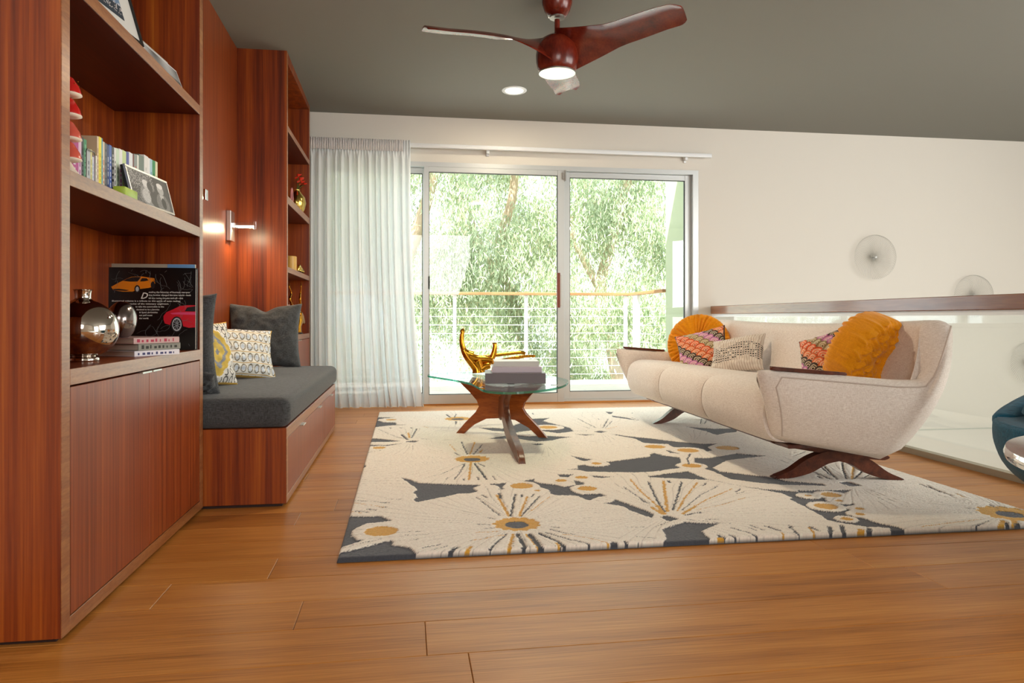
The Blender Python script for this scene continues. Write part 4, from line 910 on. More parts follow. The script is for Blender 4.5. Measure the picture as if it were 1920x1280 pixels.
# sofa pillows
def round_pillow(label, r, th, loc, rot, lattice=False, seed=1):
    nr, na = 60, 260; V = []; a = np.linspace(0, 2 * PI, na, endpoint=False)
    for side in (1, -1):
        rim = None
        for i in range(nr):
            t = i / (nr - 1); rr = r * math.sin(t * PI / 2) ** .9
            y = th / 2 * (1 - t ** 3.2) ** .55 if t < 1 else 0
            y = y * (1 - .38 * math.exp(-(t / .13) ** 2))
            pl = .010 * t * (1 - t) * 4 * np.sin(a * 34 + 2.2 * np.sin(3 * a + seed)) * (.6 + .4 * np.sin(a * 5 + 1))
            pl = pl + .008 * np.sin(a * 57 + 3 * t) * (t > .6) * (1 - t) * 2
            X = rr * np.cos(a); Z_ = rr * np.sin(a)
            if lattice and (side == 1 or t > .985):
                u, v = (X + Z_) / r * 2.8, (X - Z_) / r * 2.8
                fu, fv = u % 1, v % 1; par = (np.floor(u) + np.floor(v)) % 2
                ru = np.exp(-((fu - .5) / .13) ** 2); rv = np.exp(-((fv - .5) / .13) ** 2)
                wv = np.where(par == 0, ru, rv) + .35 * np.where(par == 0, np.exp(-((fu - .15) / .07) ** 2), np.exp(-((fv - .15) / .07) ** 2)) + .4 * np.sin(fu * PI) * np.sin(fv * PI)
                pl = .014 * (wv - .4) * min(1, t * 3) + .25 * pl
            V.append(np.stack([X * (1 + pl * 1.6 * t * t), -side * (y + pl * (1 if t < .98 else 0)), Z_ * (1 + pl * 1.6 * t * t)], -1))
    V = np.array(V); half = V[:nr], V[nr:]
    me = None; allV = V.reshape(-1, 3); faces = []
    for h in range(2):
        idx = np.arange(nr * na).reshape(nr, na) + h * nr * na; idc = np.concatenate([idx, idx[:, :1]], 1)
        q = np.stack([idc[:-1, :-1], idc[1:, :-1], idc[1:, 1:], idc[:-1, 1:]], -1).reshape(-1, 4)
        faces += q.tolist()
    me = bpy.data.meshes.new('round_pillow'); me.from_pydata(allV.tolist(), [], faces)
    bm = bmesh.new(); bm.from_mesh(me); bmesh.ops.remove_doubles(bm, verts=bm.verts, dist=2e-5); bmesh.ops.recalc_face_normals(bm, faces=bm.faces); bm.to_mesh(me); bm.free()
    o = link('round_pillow', me, M['mustard'], None, True); o.location = loc; o.rotation_euler = rot; tag(o, label, 'pillow')
    bm = bmesh.new(); bmesh.ops.create_uvsphere(bm, u_segments=14, v_segments=8, radius=.016); 
    b = fin('button', bm, M['mustard'], o, smooth=True); b.location = (0, -th * .32, 0); return o
round_pillow('round mustard velvet pillow with radial pleats at the far end of the sofa', .228, .13, (2.13, 4.95, .585), (R(-14), 0, R(-34)), seed=2)
round_pillow('round mustard velvet pillow with woven lattice front at the near end of the sofa', .212, .19, (2.21, 3.15, .600), (R(22), R(10), R(24)), lattice=True, seed=3)
pillow('patterned_pillow', 'pink and orange ringed scallop pillow in front of the far round pillow', .36, .30, .11, M['print'], (2.03, 4.66, .560), (R(-24), R(-14), R(-34)), pat_scallop, n=230, seed=8)
pillow('patterned_pillow', 'cream pillow with black dots leaning beside the far scallop pillow', .36, .27, .12, M['print'], (2.11, 4.30, .545), (R(-34), R(-10), R(-48)), pat_dots, n=230, seed=9)
pillow('patterned_pillow', 'pink and orange ringed scallop pillow partly behind the near round pillow', .34, .30, .11, M['print'], (2.20, 3.44, .570), (R(-20), R(-18), R(-62)), pat_scallop, n=230, seed=10)

# ---------------------------------------------------------------- coffee table
ct = empty('coffee_table', 'freeform glass coffee table on a crossed wooden base', 'coffee table', (.62, 4.28, 0))
zt = .41
def L2(p): return (p[0] - .62, p[1] - 4.28)
# main board: plane through the two rear feet
fa, fb = Vector((.345, 4.70, 0)), Vector((.880, 4.44, 0)); dir_ = (fb - fa).normalized(); nrm = Vector((-dir_.y, dir_.x, 0)); ln_ = (fb - fa).length; cm_ = (fa + fb) / 2
zt0 = zt - .012
half = [(.0, .135), (.10, .13), (.19, .085), (.255, .0225), (.31, .0225), (.25, .09), (.17, .165), (.145, .205), (.16, .245), (.215, .30), (.29, .365), (.335, zt0)]
poly = half + [(.20, zt0), (.10, zt0 - .03), (0, zt0 - .045)]
full = poly + [(-u, v) for u, v in poly[::-1] if abs(u) > 1e-6]
full = [(u, v) for u, v in full]
def fmain(u, v, d):
    p = cm_ + dir_ * u + nrm * d; return (p.x - .62, p.y - 4.28, v)
prism('main_board', full, fmain, -.016, .016, M['teak'], ct, bev=.003, auto=30)
# front leg: bent board crossing towards the viewer
ff = Vector((.600, 3.68, 0)); base_c = cm_; d2 = (ff - base_c).normalized(); n2 = Vector((-d2.y, d2.x, 0)); Lf = (ff - base_c).length
lp_ = sp2([(.02, .13), (.10, .155), (.22, .135), (.40, .07), (Lf - .03, .0225), (Lf + .03, .0225), (Lf - .05, .08), (.40, .16), (.28, .225), (.27, .26), (.34, .31), (.46, .355), (.52, zt0 - .006), (.50, zt0), (.40, zt0), (.22, .33), (.10, .285), (.02, .27)], 5)
def ffr(u, v, d):
    p = base_c + d2 * u + n2 * d; return (p.x - .62, p.y - 4.28, v)
prism('front_leg', lp_, ffr, -.018, .018, M['walnut_lt'], ct, bev=.006, auto=30)
gp = [(.16, 4.78), (.28, 4.90), (.48, 4.97), (.72, 4.86), (.90, 4.58), (.965, 4.25), (.93, 4.03), (.84, 3.80), (.70, 3.62), (.52, 3.53), (.41, 3.62), (.385, 3.85), (.36, 4.08), (.28, 4.32), (.20, 4.50), (.145, 4.64)]
gp = [L2(p) for p in gp]
prism('glass_top', sp2(gp, 10), lambda u, v, d: (u, v, d), zt - .0115, zt + .0005, [M['top_glass'], M['edge_glass']], ct, bev=.002, auto=40)
gt = bpy.data.objects['glass_top'].data
for p in gt.polygons: p.material_index = 0 if abs(p.normal.z) > .9 else 1

# items on the coffee table
def book(name, label, cx, cy, z, w, d, h, rz, cov, group=None, pages=True, pagem=None):
    t = empty(name, label, 'book', (cx, cy, z), rz, group)
    cm = cov if not isinstance(cov, str) else plain('cover_' + cov[1:], cov, .4)
    bm = bmesh.new(); c = .0025
    bx(bm, -w / 2, w / 2, -d / 2, d / 2, 0, c, .0006); bx(bm, -w / 2, w / 2, -d / 2, d / 2, h - c, h, .0006); bx(bm, -w / 2, w / 2, -d / 2, -d / 2 + .003, c, h - c)
    fin('cover', bm, cm, t)
    box('pages', -w / 2 + .004, w / 2 - .004, -d / 2 + .0035, d / 2 - .004, c, h - c, pagem or M['page'], t)
    return t
b1 = book('coffee_table_book', 'thick dark grey hardcover lowest in the stack on the glass coffee table', .630, 4.115, zt + .0015, .345, .28, .058, R(-6.3), '#6a6268')
b2 = book('coffee_table_book', 'pale lilac-white magazine stack middle of the pile on the coffee table', .640, 4.125, zt + .0605, .285, .23, .033, R(-5.5), '#c9bfca', pagem=plain('magazine_edges', '#cfc6d0', .6))
b3 = book('coffee_table_book', 'grey-white magazine topmost of the pile on the coffee table', .640, 4.135, zt + .0945, .260, .215, .030, R(-6), '#c6c8c4', pagem=plain('magazine_edges_grey', '#b9b9bc', .6))
# golden antler sculpture
sc = empty('antler_sculpture', 'polished gold antler sculpture standing on the glass coffee table', 'sculpture', (.53, 4.74, zt + .0015))
bm = bmesh.new()
def T(pts, r0, r1, k=10): tube_bm(bm, spline(pts, 7), lambda q: r0 + (r1 - r0) * q ** .8, k)
T([(-.085, 0, .125), (-.140, 0, .150), (-.160, 0, .21), (-.158, 0, .262), (-.150, 0, .285)], .026, .011)
T([(-.155, 0, .268), (-.158, 0, .288), (-.143, 0, .292)], .014, .011)
T([(-.150, 0, .165), (-.125, 0, .115), (-.085, 0, .065), (-.06, 0, .03), (-.055, 0, .006)], .020, .036)
T([(-.110, 0, .115), (-.06, .0, .098), (.0, .0, .095), (.045, 0, .085)], .030, .026)
T([(-.06, 0, .085), (-.045, 0, .05), (-.040, 0, .006)], .045, .030)
T([(.03, 0, .055), (.0, 0, .05), (-.03, 0, .03)], .024, .032)
T([(.03, 0, .08), (.052, 0, .125), (.062, 0, .17), (.062, 0, .20)], .024, .013)
T([(.060, 0, .192), (.060, 0, .203), (.060, 0, .207)], .012, .018)
T([(-.06, .03, .105), (.06, .05, .118), (.16, .06, .128), (.25, .06, .136), (.28, .06, .128)], .012, .012)
T([(.04, .02, .07), (.15, .10, .085), (.28, .12, .105), (.36, .12, .108)], .018, .008)
fin('antler_body', bm, M['gold'], sc, smooth=True)

# ---------------------------------------------------------------- stair railing
rg = empty('stair_railing', 'wood-capped glass railing along the stair opening behind the sofa', 'railing', (2.87, 4.6, 0))
box('handrail', -.012, .075, -7.3, 1.775, .823, .898, M['rail_wood'], rg, bev=.003)
box('channel', .005, .05, -7.3, 1.775, .797, .8225, M['white_metal'], rg)
jy = [1.77, .797, -.514, -1.80, -3.1, -4.4, -5.7, -7.0]
for a, b in zip(jy[1:], jy[:-1]):
    box('glass_panel', .022, .032, a + .006, b - .006, .034, .7965, M['rail_glass'], rg)
box('base_channel', .008, .058, -7.3, 1.82, .0005, .033, plain('base_channel_paint', '#a89c86', .5), rg)

# ---------------------------------------------------------------- wire wall ornaments
def ornament(label, x, z, r, seed):
    t = empty('wire_ornament', label, 'wall ornament', (x, YW, z), 0)
    bm = bmesh.new(); n = 64
    for k in range(n):
        a0 = 2 * PI * k / n; sw = R(42); pts = []
        for i in range(15):
            q = i / 14; a = a0 + sw * q; rr = r * math.sin(q * PI) ** .75 if q < .5 else r * (1 - .96 * ((q - .5) * 2) ** 2)
            rr = r * math.sin(PI * q * .55) / math.sin(PI * .55) if q <= 1 else 0
            y = -.01 - .075 * math.sin(q * PI * .9)
            pts.append((rr * math.cos(a), y, rr * math.sin(a)))
        tube_bm(bm, pts, .0011, 4, caps=False)
    o = fin('wire_petals', bm, M['wire'], t); o['kind'] = 'stuff'
    bm = bmesh.new(); tube_bm(bm, [(0, -.001, 0), (0, -.05, 0), (0, -.055, 0)], [.003, .003, .011], 10); bmesh.ops.create_uvsphere(bm, u_segments=12, v_segments=8, radius=.012, matrix=Matrix.Translation((0, -.058, 0)))
    fin('pin', bm, M['white_metal'], t, smooth=True); return t
ornament('round white wire ornament highest on the wall above the handrail', 4.573, 1.385, .215, 1)
ornament('round white wire ornament half hidden behind the wooden handrail', 5.66, 1.005, .21, 2)
ornament('round white wire ornament lowest on the wall, seen through the railing glass', 6.30, .33, .21, 3)

# ---------------------------------------------------------------- blue chair and side table at right edge
ch = empty('swivel_chair', 'teal upholstered tub chair cut off by the right picture edge', 'armchair', (2.40, 1.96, 0))
prof = [(.02, .165), (.20, .175), (.32, .20), (.40, .26), (.435, .34), (.44, .40), (.43, .42), (.38, .425), (.02, .43)]
lathe('tub', [(p.x, p.y) for p in spline([(a, b, 0) for a, b in prof], 4)], M['teal'], ch, n=64, auto=80)
bm = bmesh.new(); V = []
na, nsn = 60, 16
for i in range(na):
    a = R(-130) + R(260) * i / (na - 1); hh = .43 + .20 * math.sin(PI * i / (na - 1)) ** 1.2
    for j in range(nsn):
        ph = 2 * PI * j / nsn; th = .045 * (.6 if i in (0, na - 1) else 1)
        zc_ = (hh + .375) / 2; hz = (hh - .375) / 2
        rr = .405 + th * math.copysign(abs(math.cos(ph)) ** .6, math.cos(ph)) + .10 * (math.sin(ph) * hz) ; V.append((rr * math.cos(a), rr * math.sin(a), zc_ + hz * math.copysign(abs(math.sin(ph)) ** .7, math.sin(ph))))
V = np.array(V); idx = np.arange(na * nsn).reshape(na, nsn); idc = np.concatenate([idx, idx[:, :1]], 1)
q = np.stack([idc[:-1, :-1], idc[1:, :-1], idc[1:, 1:], idc[:-1, 1:]], -1).reshape(-1, 4).tolist() + [idx[0].tolist(), idx[-1][::-1].tolist()]
me = bpy.data.meshes.new('backrest'); me.from_pydata(V.tolist(), [], q); bm = bmesh.new(); bm.from_mesh(me); bmesh.ops.recalc_face_normals(bm, faces=bm.faces); bm.to_mesh(me); bm.free()
link('backrest', me, M['teal'], ch, True)
lathe('seat_pad', [(.02, .425), (.32, .425), (.355, .45), (.345, .48), (.28, .49), (.02, .49)], M['teal'], ch, n=48, auto=80)
lathe('swivel_post', [(.03, .015), (.03, .17)], M['chrome'], ch, n=20)
lathe('foot_disc', [(.24, .0), (.24, .010), (.22, .016), (.03, .018)], M['chrome'], ch, n=48)
st = empty('side_table', 'round wooden side table with a chrome rim at the right picture edge', 'side table', (1.60, 1.07, 0))
lathe('table_top', [(.02, .488), (.416, .488), (.416, .502), (.02, .502)], wood('table_top_wood', [(.3, '#5a2a16'), (.7, '#7a3c20')], (4, 30, 4), (20, 200, 20), rough=.25), st, n=80)
lathe('rim', [(.417, .482), (.430, .482), (.434, .494), (.430, .506), (.417, .506)], M['chrome'], st, n=80)
lathe('pedestal', [(.03, .012), (.03, .4875)], M['chrome'], st, n=24)
lathe('foot', [(.22, 0), (.22, .008), (.2, .013), (.03, .014)], M['chrome'], st, n=48)

# ---------------------------------------------------------------- shelf objects, near bookcase
BKT = [ # y0 px-derived widths are converted to real shelf positions below: (width, height, depth, colour, stripe, words)
 (.071, .155, .13, '#b52a86', '#e8d9e4', 'wide magenta binder'), (.021, .150, .13, '#e2b9d6', '#8a3f7a', 'thin pink and white book'), (.016, .168, .13, '#22242a', '#8c8f99', 'black book'), (.024, .158, .13, '#2f8a5c', '#8cc7a5', 'green book beside the black one'), (.029, .128, .12, '#b9bcc0', '#7b8088', 'short grey book'), (.013, .125, .12, '#e6e2a0', '#b9b56f', 'slim pale yellow book'), (.016, .118, .12, '#dfe6ee', '#9fc6dc', 'slim white book near the bookend'), (.014, .118, .12, '#cbb0d6', '#8d64a8', 'slim lilac book'), (.014, .118, .12, '#ebe8e2', '#c9c1b5', 'slim off-white book'), (.026, .182, .13, '#dcc4a4', '#b0906a', 'tan book before the yellow one'), (.026, .182, .13, '#f0dc2c', '#cdb81a', 'bright yellow book'), (.010, .182, .13, '#4fa3b5', '#2c7889', 'thin teal book'), (.018, .172, .13, '#dccdb4', '#b5523a', 'cream book with red lettering'), (.018, .166, .13, '#4a4c50', '#909296', 'dark grey book'), (.020, .166, .13, '#2b3f73', '#c7ccd6', 'navy book'), (.022, .170, .13, '#4768b5', '#dfe5f2', 'mid blue book'), (.021, .166, .13, '#2a2c30', '#c9cbcc', 'black book with pale lettering'), (.021, .168, .13, '#e6e6e2', '#1f1f1f', 'white book with bold black lettering'), (.026, .168, .13, '#cfe0c8', '#6f8a70', 'pale green book'), (.026, .170, .13, '#efecea', '#c2338c', 'white book with a magenta stripe'), (.034, .166, .13, '#cddd9c', '#dcae7c', 'lime and peach book'), (.023, .166, .13, '#4b4fa0', '#c6c8ea', 'purple book'), (.036, .168, .13, '#e9eaee', '#2f6fc0', 'white book with a blue foot'), (.013, .165, .13, '#6a2320', '#a85a50', 'dark red book'), (.031, .170, .13, '#8f9490', '#c9685a', 'grey book with a red mark'), (.016, .170, .13, '#e9e7dd', '#bdb9a9', 'narrow ivory book'), (.056, .176, .13, '#6c7a70', '#3c453f', 'wide grey-green book'), (.041, .182, .13, '#e8e4e0', '#cfcac4', 'wide white book'), (.023, .174, .13, '#ece9e9', '#b23b4c', 'white book with a red stripe'), (.029, .176, .13, '#a9cbd8', '#5f8ea3', 'light blue book'), (.036, .178, .13, '#1f8a4c', '#0f6133', 'bright green book'), (.030, .180, .13, '#e5dfb8', '#b9b388', 'pale cream book at the end of the row')]
BW = [0.05, 0.018, 0.013, 0.019, 0.024, 0.011, 0.011, 0.009, 0.011, 0.012, 0.019, 0.008, 0.014, 0.015, 0.017, 0.018, 0.018, 0.015, 0.024, 0.025, 0.03, 0.023, 0.031, 0.012, 0.027, 0.014, 0.048, 0.037, 0.019, 0.023, 0.03, 0.023]
BH = [0.127, 0.133, 0.145, 0.143, 0.121, 0.123, 0.105, 0.109, 0.113, 0.173, 0.175, 0.175, 0.167, 0.167, 0.165, 0.169, 0.167, 0.169, 0.171, 0.175, 0.177, 0.179, 0.183, 0.183, 0.187, 0.19, 0.196, 0.205, 0.203, 0.204, 0.205, 0.207]
BKT = [(a, b) + t[2:] for a, b, t in zip(BW, BH, BKT)]
y = 2.078; tot = sum(b[0] for b in BKT); scale_ = (2.765 - 2.078) / tot; xs_ = XC - .085
for (wd, hh, dp, c1, c2, ds) in BKT:
    wdt = wd * scale_
    t = empty('book', ds + ' in the row on the middle shelf', 'book', (xs_ - dp / 2, y + wdt / 2, 1.1455), 0, 'books on the middle shelf')
    cm = plain('book_cover', c1, .45); bm = bmesh.new(); g = .0004
    bx(bm, -dp / 2, dp / 2, -wdt / 2 + g, -wdt / 2 + g + .0012, 0, hh); bx(bm, -dp / 2, dp / 2, wdt / 2 - g - .0012, wdt / 2 - g, 0, hh); bx(bm, dp / 2 - .0012, dp / 2 + .0006, -wdt / 2 + g, wdt / 2 - g, 0, hh, .0004)
    fin('cover', bm, cm, t)
    box('pages', -dp / 2 + .003, dp / 2 - .0015, -wdt / 2 + g + .0014, wdt / 2 - g - .0014, .003, hh - .004, M['page'], t)
    # printed spine: band and letter marks
    bm = bmesh.new(); sw_ = wdt * .26; z = hh * random.uniform(.12, .3); zt_ = hh * random.uniform(.6, .9)
    while z < zt_:
        l_ = random.uniform(.006, .022); bx(bm, dp / 2 + .0006, dp / 2 + .0010, -sw_ / 2, sw_ / 2, z, z + l_ * .8); z += l_ + random.uniform(.002, .006)
    fin('spine_print', bm, plain('spine_print', c2, .5), t)
    y += wdt
# wire bookend in front of books
be = tube('wire_bookend', [(xs_ + .006, 2.165, 1.147), (xs_ + .006, 2.165, 1.255), (xs_ + .006, 2.17, 1.262), (xs_ + .006, 2.215, 1.262), (xs_ + .006, 2.222, 1.255), (xs_ + .006, 2.222, 1.147)], .0016, plain('wire_grey', '#8c8a86', .4, metal=1), None, n=6)
tag(be, 'thin grey wire bookend before the books on the middle shelf', 'bookend')
gb = bmesh.new(); bx(gb, -.018, .018, -.05, .05, 0, .030, .004, 2)
g_ = fin('green_box', gb, plain('lime_green', '#a6bf3a', .4), None, auto=40, loc=(XC - .030, 2.315, 1.1455)); tag(g_, 'small lime green box beside the black and white photograph', 'box')

# black-and-white framed photograph
def picture(w, h, fn, nx=90, ny=70):
    a = np.linspace(0, 1, nx); b = np.linspace(0, 1, ny); U, V = np.meshgrid(a, b, indexing='ij')
    P = np.stack([(U - .5) * w, np.zeros_like(U), V * h], -1).reshape(-1, 3)
    me = grid_mesh('print', P, nx, ny); vcol(me, fn(U.ravel(), V.ravel())); return me
def pic_bw(U, V):
    r = np.random.default_rng(3); g = .05 + .03 * r.random(len(U))
    spk = (r.random(len(U)) < .28) & (V > .55) & (U < .62); g[spk] = .55
    spk = (r.random(len(U)) < .18) & (U < .35); g[spk] = .35
    def el(cx, cy, rx, ry, v, tex=0.): 
        m = ((U - cx) / rx) ** 2 + ((V - cy) / ry) ** 2 < 1; g[m] = v + tex * r.random(m.sum())
    el(.42, .30, .20, .34, .16, .2); el(.42, .62, .085, .16, .50, .1); el(.40, .70, .075, .11, .65, .1); el(.50, .62, .07, .16, .07); el(.56, .25, .12, .25, .06); el(.36, .28, .10, .22, .38, .25)
    el(.78, .20, .17, .34, .13, .1); el(.78, .66, .085, .17, .38, .12); el(.78, .78, .08, .09, .70, .1); 
    m = (np.abs((U - .78)) < .02 + (V - .2) * .12) & (V > .2) & (V < .48); g[m] = .5; el(.80, .22, .06, .18, .03)
    return np.stack([g * 1.02, g, g * .98], -1)
pf = empty('framed_photograph', 'black and white photograph in a silver frame leaning on the middle shelf', 'picture frame', (XC - .020, 2.535, 1.1465), R(70)); pf.rotation_euler = (R(-14), 0, R(84))
w_, h_ = .30, .125
me = picture(w_ - .016, h_ - .016, pic_bw, 130, 70); o = link('photo_print', me, M['paper'], pf); o.location = (0, -.0035, .008)
bm = bmesh.new()
for q in ((-w_ / 2, w_ / 2, 0, .008), (-w_ / 2, w_ / 2, h_ - .008, h_), ): bx(bm, q[0], q[1], -.006, .002, q[2], q[3], .001)
bx(bm, -w_ / 2, -w_ / 2 + .008, -.006, .002, .008, h_ - .008, .001); bx(bm, w_ / 2 - .008, w_ / 2, -.006, .002, .008, h_ - .008, .001)
fin('frame', bm, M['nickel'], pf); box('backing', -w_ / 2 + .001, w_ / 2 - .001, .0022, .010, .001, h_ - .001, plain('backing_black', '#101010', .7), pf)

# red tiered ornament behind the near stile
ro = empty('red_figurine', 'red glazed tiered ornament with white rims in front of the magenta binder', 'ornament', (XC - .043, 1.972, 1.1455)); ro.scale = (.8, .8, 1)
mred = plain('red_glaze', '#c8201c', .2); mred2 = plain('coral_glaze', '#d05a48', .25); mw = plain('cream_glaze', '#efe0cc', .4)
for k, z in enumerate((.212, .158, .098, .045)):
    bm = bmesh.new(); lathe_bm(bm, [(.004, .046), (.016, .040), (.034, .016), (.0385, .002), (.0385, .0)], 28, (0, 0, z)); fin('tier', bm, mred if k < 2 else mred2, ro, smooth=True)
    bm = bmesh.new(); lathe_bm(bm, [(.0395, .0), (.040, -.003), (.024, -.007), (.006, -.0075)], 28, (0, 0, z)); fin('rim', bm, mw, ro, smooth=True)
lathe('base', [(.025, 0), (.030, .01), (.02, .02), (.008, .038)], mw, ro, n=28)
bm = bmesh.new()
for k in range(12): lathe_bm(bm, [(.0016, 0), (.0016, .002)], 6, (.030 * math.cos(k * .5 - 1.5), .030 * math.sin(k * .5 - 1.5), .235 + .008 * (k % 2)))
fin('gold_dots', bm, M['gold'], ro)['kind'] = 'stuff'

# counter objects: chrome bulb vase, magazines, chrome oval, two big books
vs_ = empty('bulb_vase', 'smoky chrome bulb vase with a short neck on the near counter', 'vase', (-.925, 2.215, .6565))
pr = [(.030, 0), (.042, .0), (.042, .010), (.034, .016), (.055, .024), (.082, .050), (.094, .082), (.090, .118), (.072, .148), (.045, .168), (.024, .178), (.021, .190), (.023, .204), (.026, .207), (.022, .206), (.017, .195)]
vase_m = plain('smoked_chrome', '#c6bdb4', .06, metal=1.)
lathe('vase_body', [(p.x, p.y) for p in spline([(a, b, 0) for a, b in pr], 5)], vase_m, vs_, n=64, auto=60)
mags = [('lowest', '#e6e3ea', '#3c3f6e', .018), ('middle', '#8e8f86', '#2f2f2c', .022), ('topmost', '#c7a9a6', '#b02a4a', .020)]
z = .6565
for nm, c1, c2, hh in mags:
    t = book('magazine', nm + ' magazine of the pile under the silver oval, near counter', -.925, 2.585 + random.uniform(-.006, .006), z, .185, .235, hh, R(90 - 3 + random.uniform(-2, 2)), c1)
    bm = bmesh.new()
    for k in range(9): bx(bm, -.08 + k * .018, -.08 + k * .018 + random.uniform(.004, .013), -.1178, -.1176, hh * .25, hh * random.uniform(.6, .8))
    fin('spine_print', bm, plain('mag_print', c2, .5), t); t.rotation_euler.z = R(62 + random.uniform(-3, 3)); z += hh + .0005
ov = bmesh.new(); bmesh.ops.create_uvsphere(ov, u_segments=48, v_segments=28, radius=.062)
for v in ov.verts:
    f = 1 + .03 * mnoise.noise(v.co * 30); v.co.x *= .7 * f; v.co.y *= 1.0 * f; v.co.z *= 1.0 * f; v.co.z = max(v.co.z, -.056)
o = fin('silver_oval', ov, plain('tarnished_silver', '#857a78', .16, metal=1.), None, smooth=True, loc=(-.925, 2.50, z + .0565)); tag(o, 'tarnished silver egg-shaped ornament on top of the magazines', 'ornament')

def flat(poly, y, mat_, parent, name, z=0):
    bm = bmesh.new(); vs = [bm.verts.new((u, y, v)) for u, v in poly]; bm.faces.new(vs); bmesh.ops.triangulate(bm, faces=bm.faces[:]); return fin(name, bm, mat_, parent)
# rear big book (pale landscape cover)
rb = empty('large_book', 'pale landscape-covered large book standing behind the black car book', 'book', (-.985, 2.976, .6565))
box('cover', -.155, .158, -.007, .007, 0, .338, plain('cover_sand', '#b9ad99', .4), rb)
box('blue_patch', .055, .1575, -.0076, -.0071, .30, .3375, plain('cover_sky', '#6f9fd0', .4), rb)
bb = empty('car_book', 'large black hardcover with an orange and a red sports car and white text', 'book', (-.979, 2.95, .6565)); bb.rotation_euler = (R(-1.5), 0, 0)
W0, W1, HB = -.162, .162, .322
blk = plain('cover_black', '#0c0c0d', .22)
bm = bmesh.new(); bx(bm, W0, W1, -.014, -.011, 0, HB, .0006); bx(bm, W0, W1, .009, .012, 0, HB, .0006); bx(bm, W0, W0 + .003, -.011, .009, 0, HB); fin('cover', bm, blk, bb)
box('pages', W0 + .004, W1 - .004, -.0105, .0085, .004, HB - .004, M['page'], bb)
# cover coordinates from a 936 x 860 drawing of its face (x right, y down)
def cv(pts, ox=440, oy=170, s=(W1 - W0) / 930., t=HB / 870.): return [(W0 + (x - ox) * s, HB - (y - oy) * t) for x, y in pts]
YF = -.0143
crk = bmesh.new(); r2 = random.Random(4)
def crack(p, a, n, st):
    pts = [p]
    for i in range(n):
        a += r2.uniform(-.6, .6); p = (p[0] + math.cos(a) * st, p[1] + math.sin(a) * st)
        if not (455 < p[0] < 1340 and 185 < p[1] < 1020): break
        pts.append(p)
    if len(pts) > 1:
        q = cv(pts); tube_bm(crk, [(u, YF, v) for u, v in q], .0004, 4, caps=False)
for i in range(42): crack((r2.uniform(900, 1330), r2.uniform(190, 1010)), r2.uniform(0, 6.3), r2.randint(4, 9), 30)
for i in range(14): crack((r2.uniform(470, 900), r2.uniform(190, 330)), r2.uniform(0, 6.3), 5, 26)
for i in range(14): crack((r2.uniform(750, 1100), r2.uniform(740, 1000)), r2.uniform(0, 6.3), 7, 26)
fin('crackle_print', crk, plain('crackle_grey', '#6a6a68', .5), bb)['kind'] = 'stuff'
mo = plain('car_orange', '#f08a16', .3); mdk = plain('car_glass', '#1c1a1c', .3); mrd = plain('car_red', '#d0182c', .3); mpk = plain('car_pink', '#e24a78', .3); mgr = plain('wheel_grey', '#b9bcc0', .4)
oc = flat(cv([(480,375),(560,330),(640,290),(690,270),(800,265),(870,275),(930,283),(935,300),(915,305),(940,330),(925,370),(870,385),(790,395),(700,425),(600,425),(500,410)]), YF, mo, bb, 'orange_car')
flat(cv([(600,312),(650,288),(700,272),(790,270),(755,318),(680,320)]), YF - .0003, mdk, bb, 'windscreen'); flat(cv([(780,318),(800,282),(850,283),(870,305),(830,315)]), YF - .0003, mdk, bb, 'side_window'); flat(cv([(490,400),(560,395),(670,410),(640,418),(510,412)]), YF - .0003, mdk, bb, 'bumper_shadow')
def disc(cx, cy, rx, ry, m, nm, y=YF - .0005): return flat(cv([(cx + rx * math.cos(a * PI / 12), cy + ry * math.sin(a * PI / 12)) for a in range(24)]), y, m, bb, nm)
disc(752, 398, 30, 42, mdk, 'tyre'); disc(752, 398, 17, 26, mgr, 'wheel', YF - .0007); disc(915, 355, 22, 38, mdk, 'tyre')
flat(cv([(1030,680),(1060,640),(1130,610),(1200,575),(1280,566),(1368,566),(1368,800),(1300,805),(1240,790),(1225,730),(1170,690),(1120,720),(1100,775),(1045,760),(1030,720)]), YF, mrd, bb, 'red_car')
flat(cv([(1100,650),(1200,640),(1368,640),(1368,668),(1200,665),(1120,662)]), YF - .0003, mpk, bb, 'highlight_band'); flat(cv([(1255,630),(1280,590),(1368,575),(1368,632)]), YF - .0004, mdk, bb, 'side_window')
disc(1170, 770, 62, 85, mdk, 'tyre'); disc(1172, 770, 50, 70, mgr, 'wheel', YF - .0007); disc(1172, 770, 40, 56, mdk, 'wheel_inner', YF - .0009)
bm = bmesh.new()
for a in range(10):
    c_, s_2 = math.cos(a * PI / 5), math.sin(a * PI / 5); q = cv([(1172 + 6 * c_, 770 + 8 * s_2), (1172 + 44 * c_, 770 + 62 * s_2)]); tube_bm(bm, [(u, YF - .0010, v) for u, v in q], .0007, 4, caps=False)
fin('wheel_spokes', bm, mgr, bb)
mt = plain('cover_text', '#e9e7df', .5)
def text(body, x, y, size, parent, m, name='cover_text', align='LEFT', shear=0., width=None):
    cu_ = bpy.data.curves.new(name, 'FONT'); cu_.body = body; cu_.size = size; cu_.extrude = .0001; cu_.align_x = align; cu_.shear = shear; cu_.resolution_u = 2; cu_.offset = size * .012
    o = bpy.data.objects.new(name, cu_); COL.objects.link(o)
    bpy.context.view_layer.update(); dg = bpy.context.evaluated_depsgraph_get(); me = bpy.data.meshes.new_from_object(o.evaluated_get(dg))
    bpy.data.objects.remove(o); 
    if width:
        xs0 = [v.co.x for v in me.vertices]; cur = max(xs0) - min(xs0); k = width / cur
        x_min = min(xs0)
        for v in me.vertices: v.co.x = (v.co.x - x_min) * k
    o = link(name, me, m, parent); o.rotation_euler = (PI / 2, 0, 0); o.location = (x, YF - .0004, y); return o
